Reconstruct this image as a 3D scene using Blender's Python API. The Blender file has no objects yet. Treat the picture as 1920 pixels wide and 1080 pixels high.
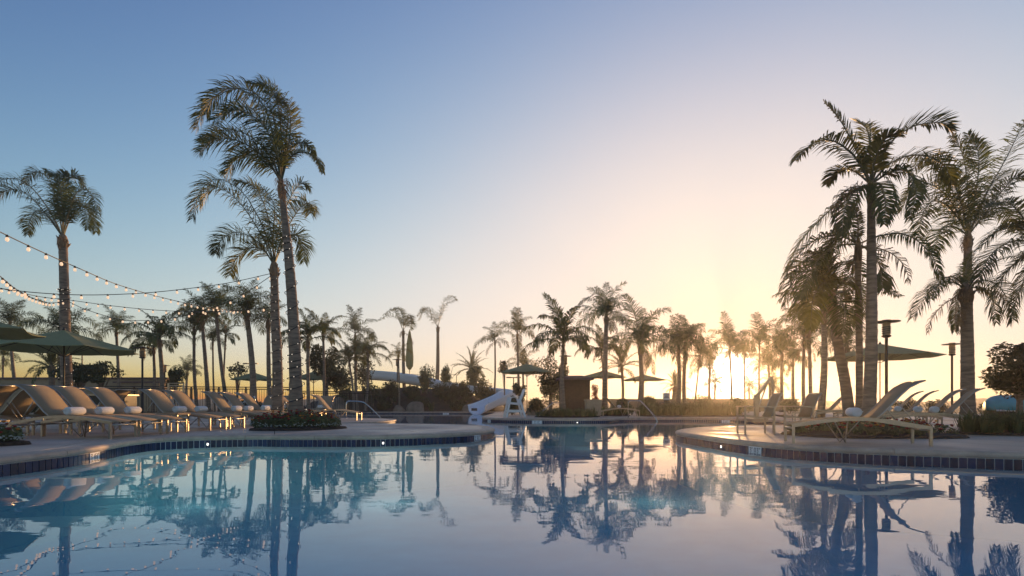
import bpy, bmesh, math, random
from mathutils import Vector, Matrix, Euler
R = math.radians
scene = bpy.context.scene
col = scene.collection

# ------------------------------------------------------------------ camera, sky, sun, exposure
F, YH, HC = 1000.0, 757.0, 0.66            # focal length in photo pixels, horizon row, eye height above the deck
WATER = -0.175
cam_d = bpy.data.cameras.new('camera'); cam = bpy.data.objects.new('camera', cam_d); col.objects.link(cam)
cam.location = (0, 0, HC); cam.rotation_euler = (R(90), 0, 0)
cam_d.sensor_width = 36; cam_d.lens = 36*F/1920; cam_d.shift_y = (YH-540)/1920; cam_d.clip_end = 3000; cam_d.clip_start = .05
scene.camera = cam
SUN_AZ, SUN_EL = R(22.0), R(2.6)
w = bpy.data.worlds.new('World'); scene.world = w; w.use_nodes = True
nt = w.node_tree; bg = nt.nodes['Background']
sky = nt.nodes.new('ShaderNodeTexSky'); sky.sky_type = 'NISHITA'; sky.sun_disc = False
sky.sun_elevation = SUN_EL; sky.sun_rotation = SUN_AZ; sky.altitude = 0; sky.air_density = 1.0; sky.dust_density = 1.2; sky.ozone_density = 2.5
def wmath(op, a, b=None):
    q = nt.nodes.new('ShaderNodeMath'); q.operation = op
    for i, x in enumerate((a, b)):
        if x is None: continue
        if isinstance(x, (int, float)): q.inputs[i].default_value = x
        else: nt.links.new(x, q.inputs[i])
    return q.outputs[0]
desat = nt.nodes.new('ShaderNodeHueSaturation'); desat.inputs['Saturation'].default_value = 1.0; nt.links.new(sky.outputs[0], desat.inputs['Color'])
sep = nt.nodes.new('ShaderNodeSeparateColor'); nt.links.new(desat.outputs[0], sep.inputs[0])
comb = nt.nodes.new('ShaderNodeCombineColor')
geo = nt.nodes.new('ShaderNodeTexCoord'); dotn = nt.nodes.new('ShaderNodeVectorMath'); dotn.operation = 'DOT_PRODUCT'
nt.links.new(geo.outputs['Generated'], dotn.inputs[0])
dotn.inputs[1].default_value = (math.sin(SUN_AZ)*math.cos(SUN_EL), math.cos(SUN_AZ)*math.cos(SUN_EL), math.sin(SUN_EL))
dpos = wmath('MAXIMUM', dotn.outputs['Value'], 0.0)
halo = wmath('POWER', dpos, 240.0); core = wmath('POWER', dpos, 2200.0)     # the sun's aureole and its disc glare in the air
for i, (top, k, pw, h1, h2, rd) in enumerate(((.86, .62, 1.95, .16, 7.5, 0), (.81, .80, 2.3, .03, 7.0, .022), (.79, 1.05, 2.3, .0, 6.0, .045))):
    ch = wmath('ADD', sep.outputs[2], wmath('MULTIPLY', sep.outputs[0], .12)) if i == 2 else sep.outputs[i]
    x2 = wmath('POWER', ch, pw)
    y = wmath('MULTIPLY', wmath('DIVIDE', x2, wmath('ADD', x2, k)), top)      # highlights roll off as on the photograph
    y = wmath('DIVIDE', y, wmath('ADD', wmath('MULTIPLY', sep.outputs[0], rd), 1.0))   # blue falls away towards the low sun
    y = wmath('ADD', y, wmath('ADD', wmath('MULTIPLY', halo, h1), wmath('MULTIPLY', core, h2)))
    nt.links.new(wmath('MULTIPLY', y, 1/.15), comb.inputs[i])
nt.links.new(comb.outputs[0], bg.inputs[0]); bg.inputs[1].default_value = 0.15
sun_d = bpy.data.lights.new('sun', 'SUN'); sun = bpy.data.objects.new('sun', sun_d); col.objects.link(sun)
sun_dir = Vector((math.sin(SUN_AZ)*math.cos(SUN_EL), math.cos(SUN_AZ)*math.cos(SUN_EL), math.sin(SUN_EL)))
sun.rotation_euler = (-sun_dir).to_track_quat('-Z', 'Y').to_euler()
sun_d.energy = 4.5; sun_d.angle = R(0.6); sun_d.color = (1, .55, .22)
scene.view_settings.view_transform = 'Standard'; scene.view_settings.look = 'None'; scene.view_settings.gamma = 1
scene.view_settings.exposure = 0.22
scene.cycles.max_bounces = 8; scene.cycles.transparent_max_bounces = 12
scene.cycles.use_denoising = True

# ------------------------------------------------------------------ helpers
def P(px, py, d): return Vector(((px-960)*d/F, d, HC+(YH-py)*d/F))
def G(px, d): return Vector(((px-960)*d/F, d, 0))
def lin(c): return tuple(c)+(1,)
def mat(name, c, rough=.6, metal=0, var=.18, scale=6, bump=0, bscale=40, spec=.5, rnd=.0, trans=0, coord='Object', stretch=None):
    m = bpy.data.materials.new(name); m.use_nodes = True
    n = m.node_tree.nodes; l = m.node_tree.links
    b = n['Principled BSDF']; b.inputs['Roughness'].default_value = rough; b.inputs['Metallic'].default_value = metal
    b.inputs['Specular IOR Level'].default_value = spec
    tc = n.new('ShaderNodeTexCoord'); src = tc.outputs[coord]
    if stretch:
        mp = n.new('ShaderNodeMapping'); mp.inputs['Scale'].default_value = stretch; l.new(src, mp.inputs[0]); src = mp.outputs[0]
    nz = n.new('ShaderNodeTexNoise'); nz.inputs['Scale'].default_value = scale; nz.inputs['Detail'].default_value = 6; l.new(src, nz.inputs[0])
    mx = n.new('ShaderNodeMix'); mx.data_type = 'RGBA'
    mx.inputs[6].default_value = lin([x*(1-var) for x in c]); mx.inputs[7].default_value = lin([min(1, x*(1+var)) for x in c])
    rp = n.new('ShaderNodeMapRange'); rp.inputs[1].default_value = .3; rp.inputs[2].default_value = .7; l.new(nz.outputs[0], rp.inputs[0]); l.new(rp.outputs[0], mx.inputs[0])
    out = mx.outputs[2]
    if rnd:
        oi = n.new('ShaderNodeObjectInfo'); hs = n.new('ShaderNodeHueSaturation'); mr = n.new('ShaderNodeMapRange')
        mr.inputs[3].default_value = 1-rnd; mr.inputs[4].default_value = 1+rnd; l.new(oi.outputs['Random'], mr.inputs[0]); l.new(mr.outputs[0], hs.inputs['Value']); l.new(out, hs.inputs['Color']); out = hs.outputs[0]
    l.new(out, b.inputs['Base Color'])
    if bump:
        nb = n.new('ShaderNodeTexNoise'); nb.inputs['Scale'].default_value = bscale; nb.inputs['Detail'].default_value = 4; l.new(src, nb.inputs[0])
        bp = n.new('ShaderNodeBump'); bp.inputs['Strength'].default_value = bump; bp.inputs['Distance'].default_value = .02; l.new(nb.outputs[0], bp.inputs['Height']); l.new(bp.outputs[0], b.inputs['Normal'])
    if trans:
        t = n.new('ShaderNodeBsdfTranslucent'); l.new(out, t.inputs[0]); ms = n.new('ShaderNodeMixShader'); ms.inputs[0].default_value = trans
        l.new(b.outputs[0], ms.inputs[1]); l.new(t.outputs[0], ms.inputs[2]); l.new(ms.outputs[0], n['Material Output'].inputs[0])
    return m
def emit(name, c, s):
    m = bpy.data.materials.new(name); m.use_nodes = True; b = m.node_tree.nodes['Principled BSDF']
    b.inputs['Base Color'].default_value = lin(c); b.inputs['Emission Color'].default_value = lin(c); b.inputs['Emission Strength'].default_value = s
    return m
M = dict(
    deck=mat('deck_concrete', (.56, .42, .325), .65, var=.28, scale=.8, bump=.15, bscale=60, coord='Object'),
    coping=mat('coping_concrete', (.50, .37, .275), .55, var=.2, scale=5, bump=.2, bscale=50),
    ground=mat('ground_earth', (.12, .1, .08), .95, var=.3, scale=.4),
    plaster=mat('pool_plaster', (.55, .93, .95), .7, var=.06, scale=2),
    grout=mat('tile_grout', (.75, .73, .7), .8, var=.1),
    tile=mat('blue_tile', (.012, .030, .085), .28, var=.3, scale=3, spec=.3, rnd=.4),
    white=mat('white_paint', (.78, .78, .78), .45, var=.05),
    slide=mat('slide_gelcoat', (.82, .84, .88), .25, var=.04, scale=1),
    black=mat('black_ink', (.02, .02, .025), .5),
    metal=mat('champagne_metal', (.44, .39, .33), .3, .9, var=.08, scale=20),
    steel=mat('stainless_steel', (.6, .6, .6), .2, 1, var=.05),
    bronze=mat('bronze_post', (.045, .035, .028), .5, .3, var=.15),
    sling=mat('sling_fabric', (.48, .365, .235), .8, var=.08, scale=60, bump=.15, bscale=300, trans=.3, rnd=.06),
    towel=mat('towel_terry', (.82, .80, .79), .95, var=.05, scale=30, bump=.6, bscale=160),
    canvas=mat('green_canvas', (.36, .37, .18), .85, var=.08, scale=10, bump=.1, bscale=200, trans=.25),
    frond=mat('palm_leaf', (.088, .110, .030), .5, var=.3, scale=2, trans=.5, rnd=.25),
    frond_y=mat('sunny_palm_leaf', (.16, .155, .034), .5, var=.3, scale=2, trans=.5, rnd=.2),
    dead=mat('dead_frond', (.20, .13, .07), .8, var=.3, scale=2, trans=.25),
    stem=mat('palm_stem', (.12, .11, .05), .6, var=.2),
    bark=mat('palm_bark', (.25, .18, .13), .9, var=.38, scale=4, bump=.45, bscale=9, stretch=(1, 1, 5)),
    boot=mat('palm_sheath', (.26, .17, .10), .85, var=.4, scale=5, bump=.5, bscale=12, stretch=(4, 4, .6)),
    leaf=mat('broad_leaf', (.065, .075, .028), .5, var=.4, scale=2, trans=.3),
    leaf_l=mat('light_leaf', (.13, .14, .055), .55, var=.35, scale=3, trans=.35),
    grassm=mat('strap_leaf', (.10, .13, .05), .55, var=.4, scale=3, trans=.4),
    mulch=mat('mulch', (.05, .032, .022), .95, var=.5, scale=20, bump=.8, bscale=30),
    soil=mat('hill_soil', (.07, .045, .03), .95, var=.4, scale=2, bump=.6, bscale=8),
    red=mat('red_petal', (.30, .03, .02), .6, var=.3, trans=.3), orange=mat('orange_petal', (.6, .22, .02), .6, var=.3, trans=.3), petal_w=mat('white_petal', (.6, .62, .55), .6, var=.15, trans=.3),
    rock=mat('boulder', (.26, .19, .14), .9, var=.35, scale=2, bump=.7, bscale=5),
    wood=mat('dark_shingle', (.06, .035, .026), .85, var=.35, scale=6, bump=.5, bscale=14),
    plum=mat('plum_roof', (.15, .09, .09), .8, var=.25, scale=5, bump=.3),
    stucco=mat('tan_stucco', (.36, .26, .17), .9, var=.12, scale=3, bump=.3),
    bin=mat('bin_plastic', (.42, .33, .23), .6, var=.08),
    teal=mat('turquoise_fabric', (.02, .33, .42), .5, var=.1),
    glassm=mat('lamp_glass', (.8, .66, .48), .3, var=.1, trans=.6),
    wire=mat('black_cable', (.02, .018, .016), .6),
    bulb=emit('lit_bulb', (1, .66, .42), .75), tiny=emit('fairy_bulb', (1, .82, .62), 1.2), poollamp=emit('pool_lamp_lens', (1, .95, .85), 3.0),
    hill=mat('far_hills', (.16, .13, .11), 1, var=.1, scale=.02),
)
dn_ = M['deck'].node_tree; wn = dn_.nodes.new('ShaderNodeTexNoise'); wn.inputs['Scale'].default_value = .55; wn.inputs['Detail'].default_value = 5   # damp and dry patches
dtc = dn_.nodes.new('ShaderNodeTexCoord'); wr = dn_.nodes.new('ShaderNodeMapRange'); wr.inputs[1].default_value = .42; wr.inputs[2].default_value = .62; wr.inputs[3].default_value = .38; wr.inputs[4].default_value = .8
dn_.links.new(dtc.outputs['Object'], wn.inputs[0]); dn_.links.new(wn.outputs[0], wr.inputs[0]); dn_.links.new(wr.outputs[0], dn_.nodes['Principled BSDF'].inputs['Roughness'])
class MB:
    def __init__(s): s.v = []; s.f = []; s.mi = []
    def add(s, vs, fs, mi=0):
        o = len(s.v); s.v += [tuple(x) for x in vs]; s.f += [tuple(i+o for i in f) for f in fs]; s.mi += [mi]*len(fs)
    def box(s, c, h, rot=None, mi=0):
        vs = []
        for z in (-1, 1):
            for y in (-1, 1):
                for x in (-1, 1):
                    q = Vector((x*h[0], y*h[1], z*h[2]))
                    if rot: q = rot @ q
                    vs.append(Vector(c)+q)
        s.add(vs, [(0, 2, 3, 1), (4, 5, 7, 6), (0, 1, 5, 4), (2, 6, 7, 3), (0, 4, 6, 2), (1, 3, 7, 5)], mi)
    def tube(s, pts, r, n=8, mi=0, cap=True, sq=None):
        pts = [Vector(p) for p in pts]; k = len(pts); rs = r if isinstance(r, (list, tuple)) else [r]*k
        vs = []; prev = None
        for i, p in enumerate(pts):
            t = (pts[min(i+1, k-1)]-pts[max(i-1, 0)]).normalized()
            if prev is None:
                a = Vector((0, 0, 1)) if abs(t.z) < .9 else Vector((0, 1, 0)); u = t.cross(a).normalized()
            else: u = (prev-t*prev.dot(t)).normalized()
            prev = u; v = t.cross(u)
            for j in range(n):
                an = 2*math.pi*(j+.5)/n; a1, b1 = math.cos(an), math.sin(an)
                if sq: a1 *= sq[0]; b1 *= sq[1]
                vs.append(p+u*a1*rs[i]+v*b1*rs[i])
        fs = [(i*n+j, i*n+(j+1) % n, (i+1)*n+(j+1) % n, (i+1)*n+j) for i in range(k-1) for j in range(n)]
        if cap: fs += [tuple(range(n))[::-1], tuple((k-1)*n+j for j in range(n))]
        s.add(vs, fs, mi)
    def lathe(s, prof, n=16, c=(0, 0, 0), mi=0):
        k = len(prof); c = Vector(c)
        vs = [c+Vector((r*math.cos(2*math.pi*j/n), r*math.sin(2*math.pi*j/n), z)) for r, z in prof for j in range(n)]
        fs = [(i*n+j, i*n+(j+1) % n, (i+1)*n+(j+1) % n, (i+1)*n+j) for i in range(k-1) for j in range(n)]
        fs += [tuple(range(n))[::-1], tuple((k-1)*n+j for j in range(n))]
        s.add(vs, fs, mi)
    def mesh(s, name, mats, smooth=False):
        me = bpy.data.meshes.new(name); me.from_pydata(s.v, [], s.f)
        for m in (mats if isinstance(mats, (list, tuple)) else [mats]): me.materials.append(m)
        if any(s.mi): me.polygons.foreach_set('material_index', s.mi)
        if smooth: me.polygons.foreach_set('use_smooth', [True]*len(s.f))
        me.update(); return me
    def build(s, name, mats, parent=None, smooth=False):
        return link(name, s.mesh(name, mats, smooth), parent)
def link(name, me, parent=None):
    o = bpy.data.objects.new(name, me); col.objects.link(o)
    if parent is not None: o.parent = parent
    return o
def tag(o, label=None, cat=None, group=None, kind=None):
    if label: o['label'] = label
    if cat: o['category'] = cat
    if group: o['group'] = group
    if kind: o['kind'] = kind
    return o
def thing(name, loc, label, cat, group=None, rz=0):
    o = bpy.data.objects.new(name, None); col.objects.link(o); o.location = loc; o.rotation_euler = (0, 0, rz); o.empty_display_size = .2
    return tag(o, label, cat, group)
KIDS = {}
def copy_tree(o, parent=None):
    c = o.copy(); col.objects.link(c); c.parent = parent
    for ch in o.children: copy_tree(ch, c)
    return c
def spline(pts, n):
    pts = [Vector(p) for p in pts]; k = len(pts); out = []
    for i in range(n):
        t = i/(n-1)*(k-1); a = min(int(t), k-2); u = t-a
        p0 = pts[a-1] if a > 0 else pts[0]*2-pts[1]; p1 = pts[a]; p2 = pts[a+1]; p3 = pts[a+2] if a+2 < k else pts[-1]*2-pts[-2]
        out.append(.5*((2*p1)+(p2-p0)*u+(2*p0-5*p1+4*p2-p3)*u*u+(3*p1-p0-3*p2+p3)*u**3))
    return out

# ------------------------------------------------------------------ pool outline (deck edge), metres
OUT = [(-6.3, -2), (-6.5, 3), (-6.36, 6.0), (-6.33, 7.33), (-6.44, 8.12), (-6.85, 9.5), (-6.9, 10.4), (-6.55, 10.85), (-6.0, 11.1), (-5.4, 11.25), (-4.2, 11.15), (-2.93, 11.25), (-1.9, 11.75), (-1.05, 12.5), (-.62, 13.5), (-.5, 14.5),
       (-.9, 16.2), (-2.1, 17.3), (-3.9, 17.9), (-5.6, 18.0), (-6.4, 18.4), (-6.0, 19.0), (-5.2, 20.0), (-4.85, 21.6), (-5.3, 23.6), (-7.2, 24.8), (-10.5, 25.6), (-14, 27), (-17.5, 32), (-17.8, 40), (-15, 43.5), (-9, 44), (-4, 44), (-1.7, 43), (-1.3, 38), (-1.5, 31), (-1.5, 27),
       (-1.1, 25.4), (0, 24.4), (2.1, 23.7), (4.2, 24.0), (5.4, 25.1), (7.6, 25.5), (9.4, 25.2), (10.6, 23.4), (10.9, 20.6), (10.2, 18.2), (8.7, 16.9), (7.2, 16.35), (5.95, 15.7), (4.73, 14.4), (3.98, 12.9), (3.98, 11.6), (4.08, 10.3), (4.3, 9.3), (4.62, 8.65), (5.3, 7.98), (6.2, 7.52), (7.0, 7.18), (9, 6.2), (10.8, 4), (11.2, -2)]
def closed_spline(pts, step):
    k = len(pts); ps = [Vector((x, y, 0)) for x, y in pts]; fine = []
    for a in range(k):
        p0, p1, p2, p3 = ps[a-1], ps[a], ps[(a+1) % k], ps[(a+2) % k]
        for q in range(16):
            u = q/16; fine.append(.5*((2*p1)+(p2-p0)*u+(2*p0-5*p1+4*p2-p3)*u*u+(3*p1-p0-3*p2+p3)*u**3))
    L = [0]
    for i in range(len(fine)): L.append(L[-1]+(fine[(i+1) % len(fine)]-fine[i]).length)
    n = int(L[-1]/step); out = []; j = 0
    for i in range(n):
        t = L[-1]*i/n
        while L[j+1] < t: j += 1
        u = (t-L[j])/max(1e-9, L[j+1]-L[j]); out.append(fine[j].lerp(fine[(j+1) % len(fine)], u))
    return out
EDGE = closed_spline(OUT, .1); NE = len(EDGE)
NRM = []
for i in range(NE):                                  # normal towards the water (outline runs clockwise seen from above)
    t = (EDGE[(i+2) % NE]-EDGE[i-2]).normalized(); NRM.append(Vector((t.y, -t.x, 0)))
def off(i, u, z): q = EDGE[i % NE]+NRM[i % NE]*u; return Vector((q.x, q.y, z))
def fill(loops, z):
    bm = bmesh.new(); es = []
    for lp in loops:
        vs = [bm.verts.new((p[0], p[1], z)) for p in lp]
        es += [bm.edges.new((vs[i], vs[(i+1) % len(vs)])) for i in range(len(vs))]
    bmesh.ops.triangle_fill(bm, use_beauty=True, use_dissolve=False, edges=es, normal=(0, 0, 1))
    return bm
def bm_obj(bm, name, m, parent=None, up=True):
    if up:
        bmesh.ops.recalc_face_normals(bm, faces=bm.faces)
        dn = [f for f in bm.faces if f.normal.z < 0]
        if dn: bmesh.ops.reverse_faces(bm, faces=dn)
    me = bpy.data.meshes.new(name); bm.to_mesh(me); bm.free(); me.materials.append(m); return link(name, me, parent)
sub = [off(i, -.012, 0) for i in range(0, NE, 2)]
g = bm_obj(fill([[(-260, -60), (260, -60), (260, 260), (-260, 260)], sub], -.014), 'ground', M['ground']); tag(g, kind='structure')
# deck slabs: one filled sheet cut along a turned 3 m grid
ring = [off(i, -.30, 0) for i in range(0, NE, 2)]
ROT = R(24); ca, sa = math.cos(ROT), math.sin(ROT)
deck = thing('pool_deck', (0, 0, 0), None, None); tag(deck, kind='structure')
rect = [(-34, 1.0), (30, 1.0), (30, 47), (-34, 47)]
# clip: keep slab sheet inside rect with the pool hole; pool parts behind y<1 are closed off by the rectangle
hole = [p for p in ring if p.y > 1.3]
k0 = next(i for i in range(len(ring)) if ring[i].y > 1.3 and ring[i-1].y <= 1.3)
hole = [];
for q in range(len(ring)):
    p = ring[(k0+q) % len(ring)]
    if p.y <= 1.3: break
    hole.append(p)
sheet = fill([rect, hole], 0)
def cut(bm, co, no):
    bmesh.ops.bisect_plane(bm, geom=bm.verts[:]+bm.edges[:]+bm.faces[:], dist=1e-5, plane_co=co, plane_no=no, clear_outer=True)
S = 3.0; U = Vector((ca, sa, 0)); V = Vector((-sa, ca, 0))
for a in range(-14, 20):
    c1 = sheet.copy(); cut(c1, U*(a*S+.010), -U); cut(c1, U*((a+1)*S-.010), U)
    if not c1.faces: c1.free(); continue
    for b in range(-14, 22):
        c2 = c1.copy(); cut(c2, V*(b*S+.010), -V); cut(c2, V*((b+1)*S-.010), V)
        if not c2.faces or sum(f.calc_area() for f in c2.faces) < .05: c2.free(); continue
        bmesh.ops.recalc_face_normals(c2, faces=c2.faces)
        if c2.faces[:][0].normal.z < 0: bmesh.ops.reverse_faces(c2, faces=c2.faces[:])
        be = [e for e in c2.edges if e.is_boundary]
        r = bmesh.ops.extrude_edge_only(c2, edges=be); bmesh.ops.translate(c2, verts=[x for x in r['geom'] if isinstance(x, bmesh.types.BMVert)], vec=(0, 0, -.011))
        bm_obj(c2, 'deck_slab', M['deck'], deck, up=False)
    c1.free()
sheet.free()
# coping stones with a rounded nose
cop = thing('pool_coping', (0, 0, 0), None, None); tag(cop, kind='structure')
prof = [(-.294, -.011), (-.294, .0), (-.02, .002), (.004, -.004), (.022, -.02), (.03, -.045), (.024, -.07), (.006, -.09), (-.04, -.095)]
step = 15
for s in range(0, NE, step):
    idx = list(range(s, min(s+step, NE)+1)); mb = MB(); vs = []
    if all(EDGE[i % NE].y < 1.5 for i in idx): continue
    for q, i in enumerate(idx):
        sh = .004 if q == 0 else (-.004 if q == len(idx)-1 else 0); tv = Vector((-NRM[i % NE].y, NRM[i % NE].x, 0))*sh
        vs += [off(i, u, z)+tv for u, z in prof]
    k = len(prof); fs = [(a*k+b, a*k+b+1, (a+1)*k+b+1, (a+1)*k+b) for a in range(len(idx)-1) for b in range(k-1)]
    fs += [tuple(range(k)), tuple((len(idx)-1)*k+b for b in range(k))[::-1]]
    mb.add(vs, fs); mb.build('coping_stone', M['coping'], cop, smooth=False)
# pool shell, tile band, water
mb = MB(); k = 4; vs = []
for i in range(0, NE, 2): vs += [off(i, -.006, -.088), off(i, -.006, -.30), off(i, -.004, -.302), off(i, -.004, -1.25)]
m = len(vs)//k; mb.add(vs, [(a*k+b, ((a+1) % m)*k+b, ((a+1) % m)*k+b+1, a*k+b+1) for a in range(m) for b in (0, 2)], 0)
mb.mi = [0 if q % 2 == 0 else 1 for q in range(len(mb.f))]
wall = mb.build('pool_wall', [M['grout'], M['plaster']]); tag(wall, kind='structure')
fl = bm_obj(fill([[off(i, -.02, 0) for i in range(0, NE, 3)]], -1.22), 'pool_floor', M['plaster']); tag(fl, kind='structure')
wt = bm_obj(fill([[off(i, -.012, 0) for i in range(0, NE, 2)]], WATER), 'pool_water', None or M['plaster']); tag(wt, kind='structure')
wm = bpy.data.materials.new('water'); wm.use_nodes = True; n = wm.node_tree.nodes; l = wm.node_tree.links; n.clear()
mo = n.new('ShaderNodeOutputMaterial'); gl = n.new('ShaderNodeBsdfGlossy'); tr = n.new('ShaderNodeBsdfTransparent'); fr = n.new('ShaderNodeFresnel'); mx = n.new('ShaderNodeMixShader')
gl.inputs['Roughness'].default_value = .0; gl.inputs[0].default_value = (1, 1, 1, 1); tr.inputs[0].default_value = (.84, .97, .98, 1); fr.inputs[0].default_value = 1.40
tc = n.new('ShaderNodeTexCoord'); mp = n.new('ShaderNodeMapping'); mp.inputs['Scale'].default_value = (.55, 1.6, 1); nz = n.new('ShaderNodeTexNoise'); nz.inputs['Scale'].default_value = .9; nz.inputs['Detail'].default_value = 2.5
bp = n.new('ShaderNodeBump'); bp.inputs['Strength'].default_value = .13; bp.inputs['Distance'].default_value = .03
l.new(tc.outputs['Object'], mp.inputs[0]); l.new(mp.outputs[0], nz.inputs[0]); nz2 = n.new('ShaderNodeTexNoise'); nz2.inputs['Scale'].default_value = 7; nz2.inputs['Detail'].default_value = 2; l.new(mp.outputs[0], nz2.inputs[0])
mm = n.new('ShaderNodeMath'); mm.operation = 'MULTIPLY_ADD'; mm.inputs[1].default_value = .03; l.new(nz2.outputs[0], mm.inputs[0]); l.new(nz.outputs[0], mm.inputs[2]); l.new(mm.outputs[0], bp.inputs['Height'])
for q in (gl, fr): l.new(bp.outputs[0], q.inputs['Normal'])
l.new(fr.outputs[0], mx.inputs[0]); l.new(tr.outputs[0], mx.inputs[1]); l.new(gl.outputs[0], mx.inputs[2]); l.new(mx.outputs[0], mo.inputs[0])
wt.data.materials[0] = wm
mb = MB(); mb.box((0, 0, 0), (.0445, .005, .074)); tile_me = mb.mesh('tile', M['tile'])
cand = []; rest = MB()
for i in range(NE):
    p = off(i, .0, -.172)
    if p.y < 1.5: continue
    facing = (Vector((0, 0, 0))-p).normalized().dot(NRM[i]); inview = abs(p.x/p.y) < 1.0
    rot = Matrix.Rotation(math.atan2(NRM[i].y, NRM[i].x)-R(90), 3, 'Z')
    cand.append((p.length+(0 if facing > .02 and inview else 100), i, p, rot, facing, inview))
cand.sort(key=lambda c: c[0])
for q, (dd, i, p, rot, fa, iv) in enumerate(cand):
    if q < 300 and dd < 100:
        o = link('tile', tile_me, wall); o.location = p; o.rotation_euler = rot.to_euler()
    else: rest.box(p, (.0445, .005, .074), rot)
tag(rest.build('tile_band', M['tile'], wall), kind='stuff')
def edge_at(px, lo, hi):                                # outline index whose edge shows at photo column px, depth between lo and hi
    best = min((abs(EDGE[i].x/EDGE[i].y*F+960-px), i) for i in range(NE) if lo < EDGE[i].y < hi); return best[1]
def text_mesh(txt, size):
    cu = bpy.data.curves.new('digits', 'FONT'); cu.body = txt; cu.size = size; cu.align_x = 'CENTER'; cu.align_y = 'CENTER'; cu.extrude = .001
    o = bpy.data.objects.new('digits', cu); col.objects.link(o); dg = bpy.context.evaluated_depsgraph_get(); dg.update()
    me = bpy.data.meshes.new_from_object(o.evaluated_get(dg)); bpy.data.objects.remove(o); me.materials.clear(); me.materials.append(M['black']); return me
def marker(px, lo, hi, txt, label, w=.30):
    i = edge_at(px, lo, hi); p = off(i, .010, -.155); t = thing('depth_marker', p, label, 'depth marker', 'pool depth markers', math.atan2(NRM[i].y, NRM[i].x)+R(90))
    mb = MB(); mb.box((0, 0, 0), (w/2, .004, .058)); mb.build('marker_tile', M['white'], t)
    o = link('digits', text_mesh(txt, .115), t); o.rotation_euler = (R(90), 0, 0); o.location = (0, -.0055, 0)
marker(176, 7, 10, '3\' 03"', 'white depth marker reading 3 03 on the left pool wall by the sun glint')
marker(1418, 8.5, 11, '3\' 03"', 'white depth marker reading 3 03 on the right peninsula wall')
marker(893, 11.5, 14, '3\' 03"', 'white depth marker near the lit tip of the left peninsula', .3)
marker(1006, 22, 26, '3\' 11"', 'white depth marker on the island wall below the bed beside the hut', .45)
marker(917, 24, 30, '3\' 11"', 'small depth marker on the island corner by the slide', .3)
marker(835, 42, 46, '3\' 11"', 'white depth marker on the far wall left of the slide', .5)
marker(1360, 24, 27, '3\' 11"', 'white depth marker on the far wall under the sun', .4)
def pool_lamp(px, lo, hi, label):
    i = edge_at(px, lo, hi); p = off(i, .012, WATER+.008); t = thing('pool_lamp', p, label, 'pool lamp', 'lit pool lamps at the waterline', math.atan2(NRM[i].y, NRM[i].x)+R(90))
    mb = MB(); mb.tube([(0, -.006, 0), (0, .012, 0)], .026, 14); mb.build('rim', M['steel'], t, True)
    mb = MB(); mb.tube([(0, -.012, 0), (0, .0, 0)], .017, 14); mb.build('lens', M['poollamp'], t, True)
    ld = bpy.data.lights.new('pool_lamp_light', 'POINT'); ld.energy = 5; ld.color = (.62, .95, 1); ld.shadow_soft_size = .3; lo_ = bpy.data.objects.new('pool_lamp_light', ld); col.objects.link(lo_); lo_.parent = t; lo_.location = (0, -1.3, -.35)
pool_lamp(392, 10, 12, 'lit pool lamp in the left wall below the second group of loungers')
pool_lamp(718, 10, 13, 'lit pool lamp in the left peninsula wall right of the wrapped palms')
pool_lamp(1356, 9, 13, 'lit pool lamp in the right peninsula wall near its tip')
pool_lamp(1082, 22, 26, 'lit pool lamp in the island wall below the hut')
# ------------------------------------------------------------------ palms
rng = random.Random(7)
def frond_mesh(name, pts, n, ll, lw, droop, plum, seed, fwd=.45, wind=(0, 0, 0), mats=None, bare=.14, rr=.016):
    r = random.Random(seed); mb = MB(); cv = spline(pts, 40); wind = Vector(wind); down = Vector((0, 0, -1)); N = len(cv)
    for q in range(n):
        t = bare+(1-bare)*(q+.5)/n
        for s in (-1, 1):
            tt = min(.999, max(0, t+r.uniform(-.4, .4)/n)); a = tt*(N-1); i = min(int(a), N-2); p = cv[i].lerp(cv[i+1], a-i)
            T = (cv[min(i+2, N-1)]-cv[max(i-1, 0)]).normalized(); sd = T.cross(Vector((0, 0, 1)))
            sd = sd.normalized() if sd.length > .15 else Vector((.7, .7, 0)); nn = sd.cross(T).normalized()
            an = r.uniform(-plum, plum)+.25; e = (math.sin(math.pi*min(1, .12+.80*tt))**.7)*(1-.35*tt)
            L = ll*e*r.uniform(.8, 1.12); f2 = fwd+.7*tt*tt
            dr = (sd*s*math.cos(an)+nn*math.sin(an)+T*f2).normalized(); dr = (dr+wind*.6).normalized()
            p1 = p+dr*L*.52+down*droop*L*.12; p2 = p+dr*L*(1-.25*droop)+down*droop*L*r.uniform(.4, .8)+wind*L*.35
            W = T-dr*T.dot(dr); W = (W.normalized() if W.length > .05 else nn)*lw*.5*r.uniform(.8, 1.2)
            mb.add([p-W*.5, p+W*.5, p1+W, p1-W, p2], [(0, 1, 2, 3), (3, 2, 4)], 0)
    k = 12; mb.tube([cv[int(i*(N-1)/(k-1))] for i in range(k)], [rr*(1.25-1.1*i/(k-1)) for i in range(k)], 4, 1)
    return mb.mesh(name, mats or [M['frond'], M['stem']])
def arc(e0, e1, n=7):
    p = Vector((0, 0, 0)); out = [p.copy()]
    for i in range(n):
        e = R(e0+(e1-e0)*((i+.5)/n)**1.2); p = p+Vector((0, math.cos(e), math.sin(e)))/n; out.append(p.copy())
    return out
VAR = {}
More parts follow.
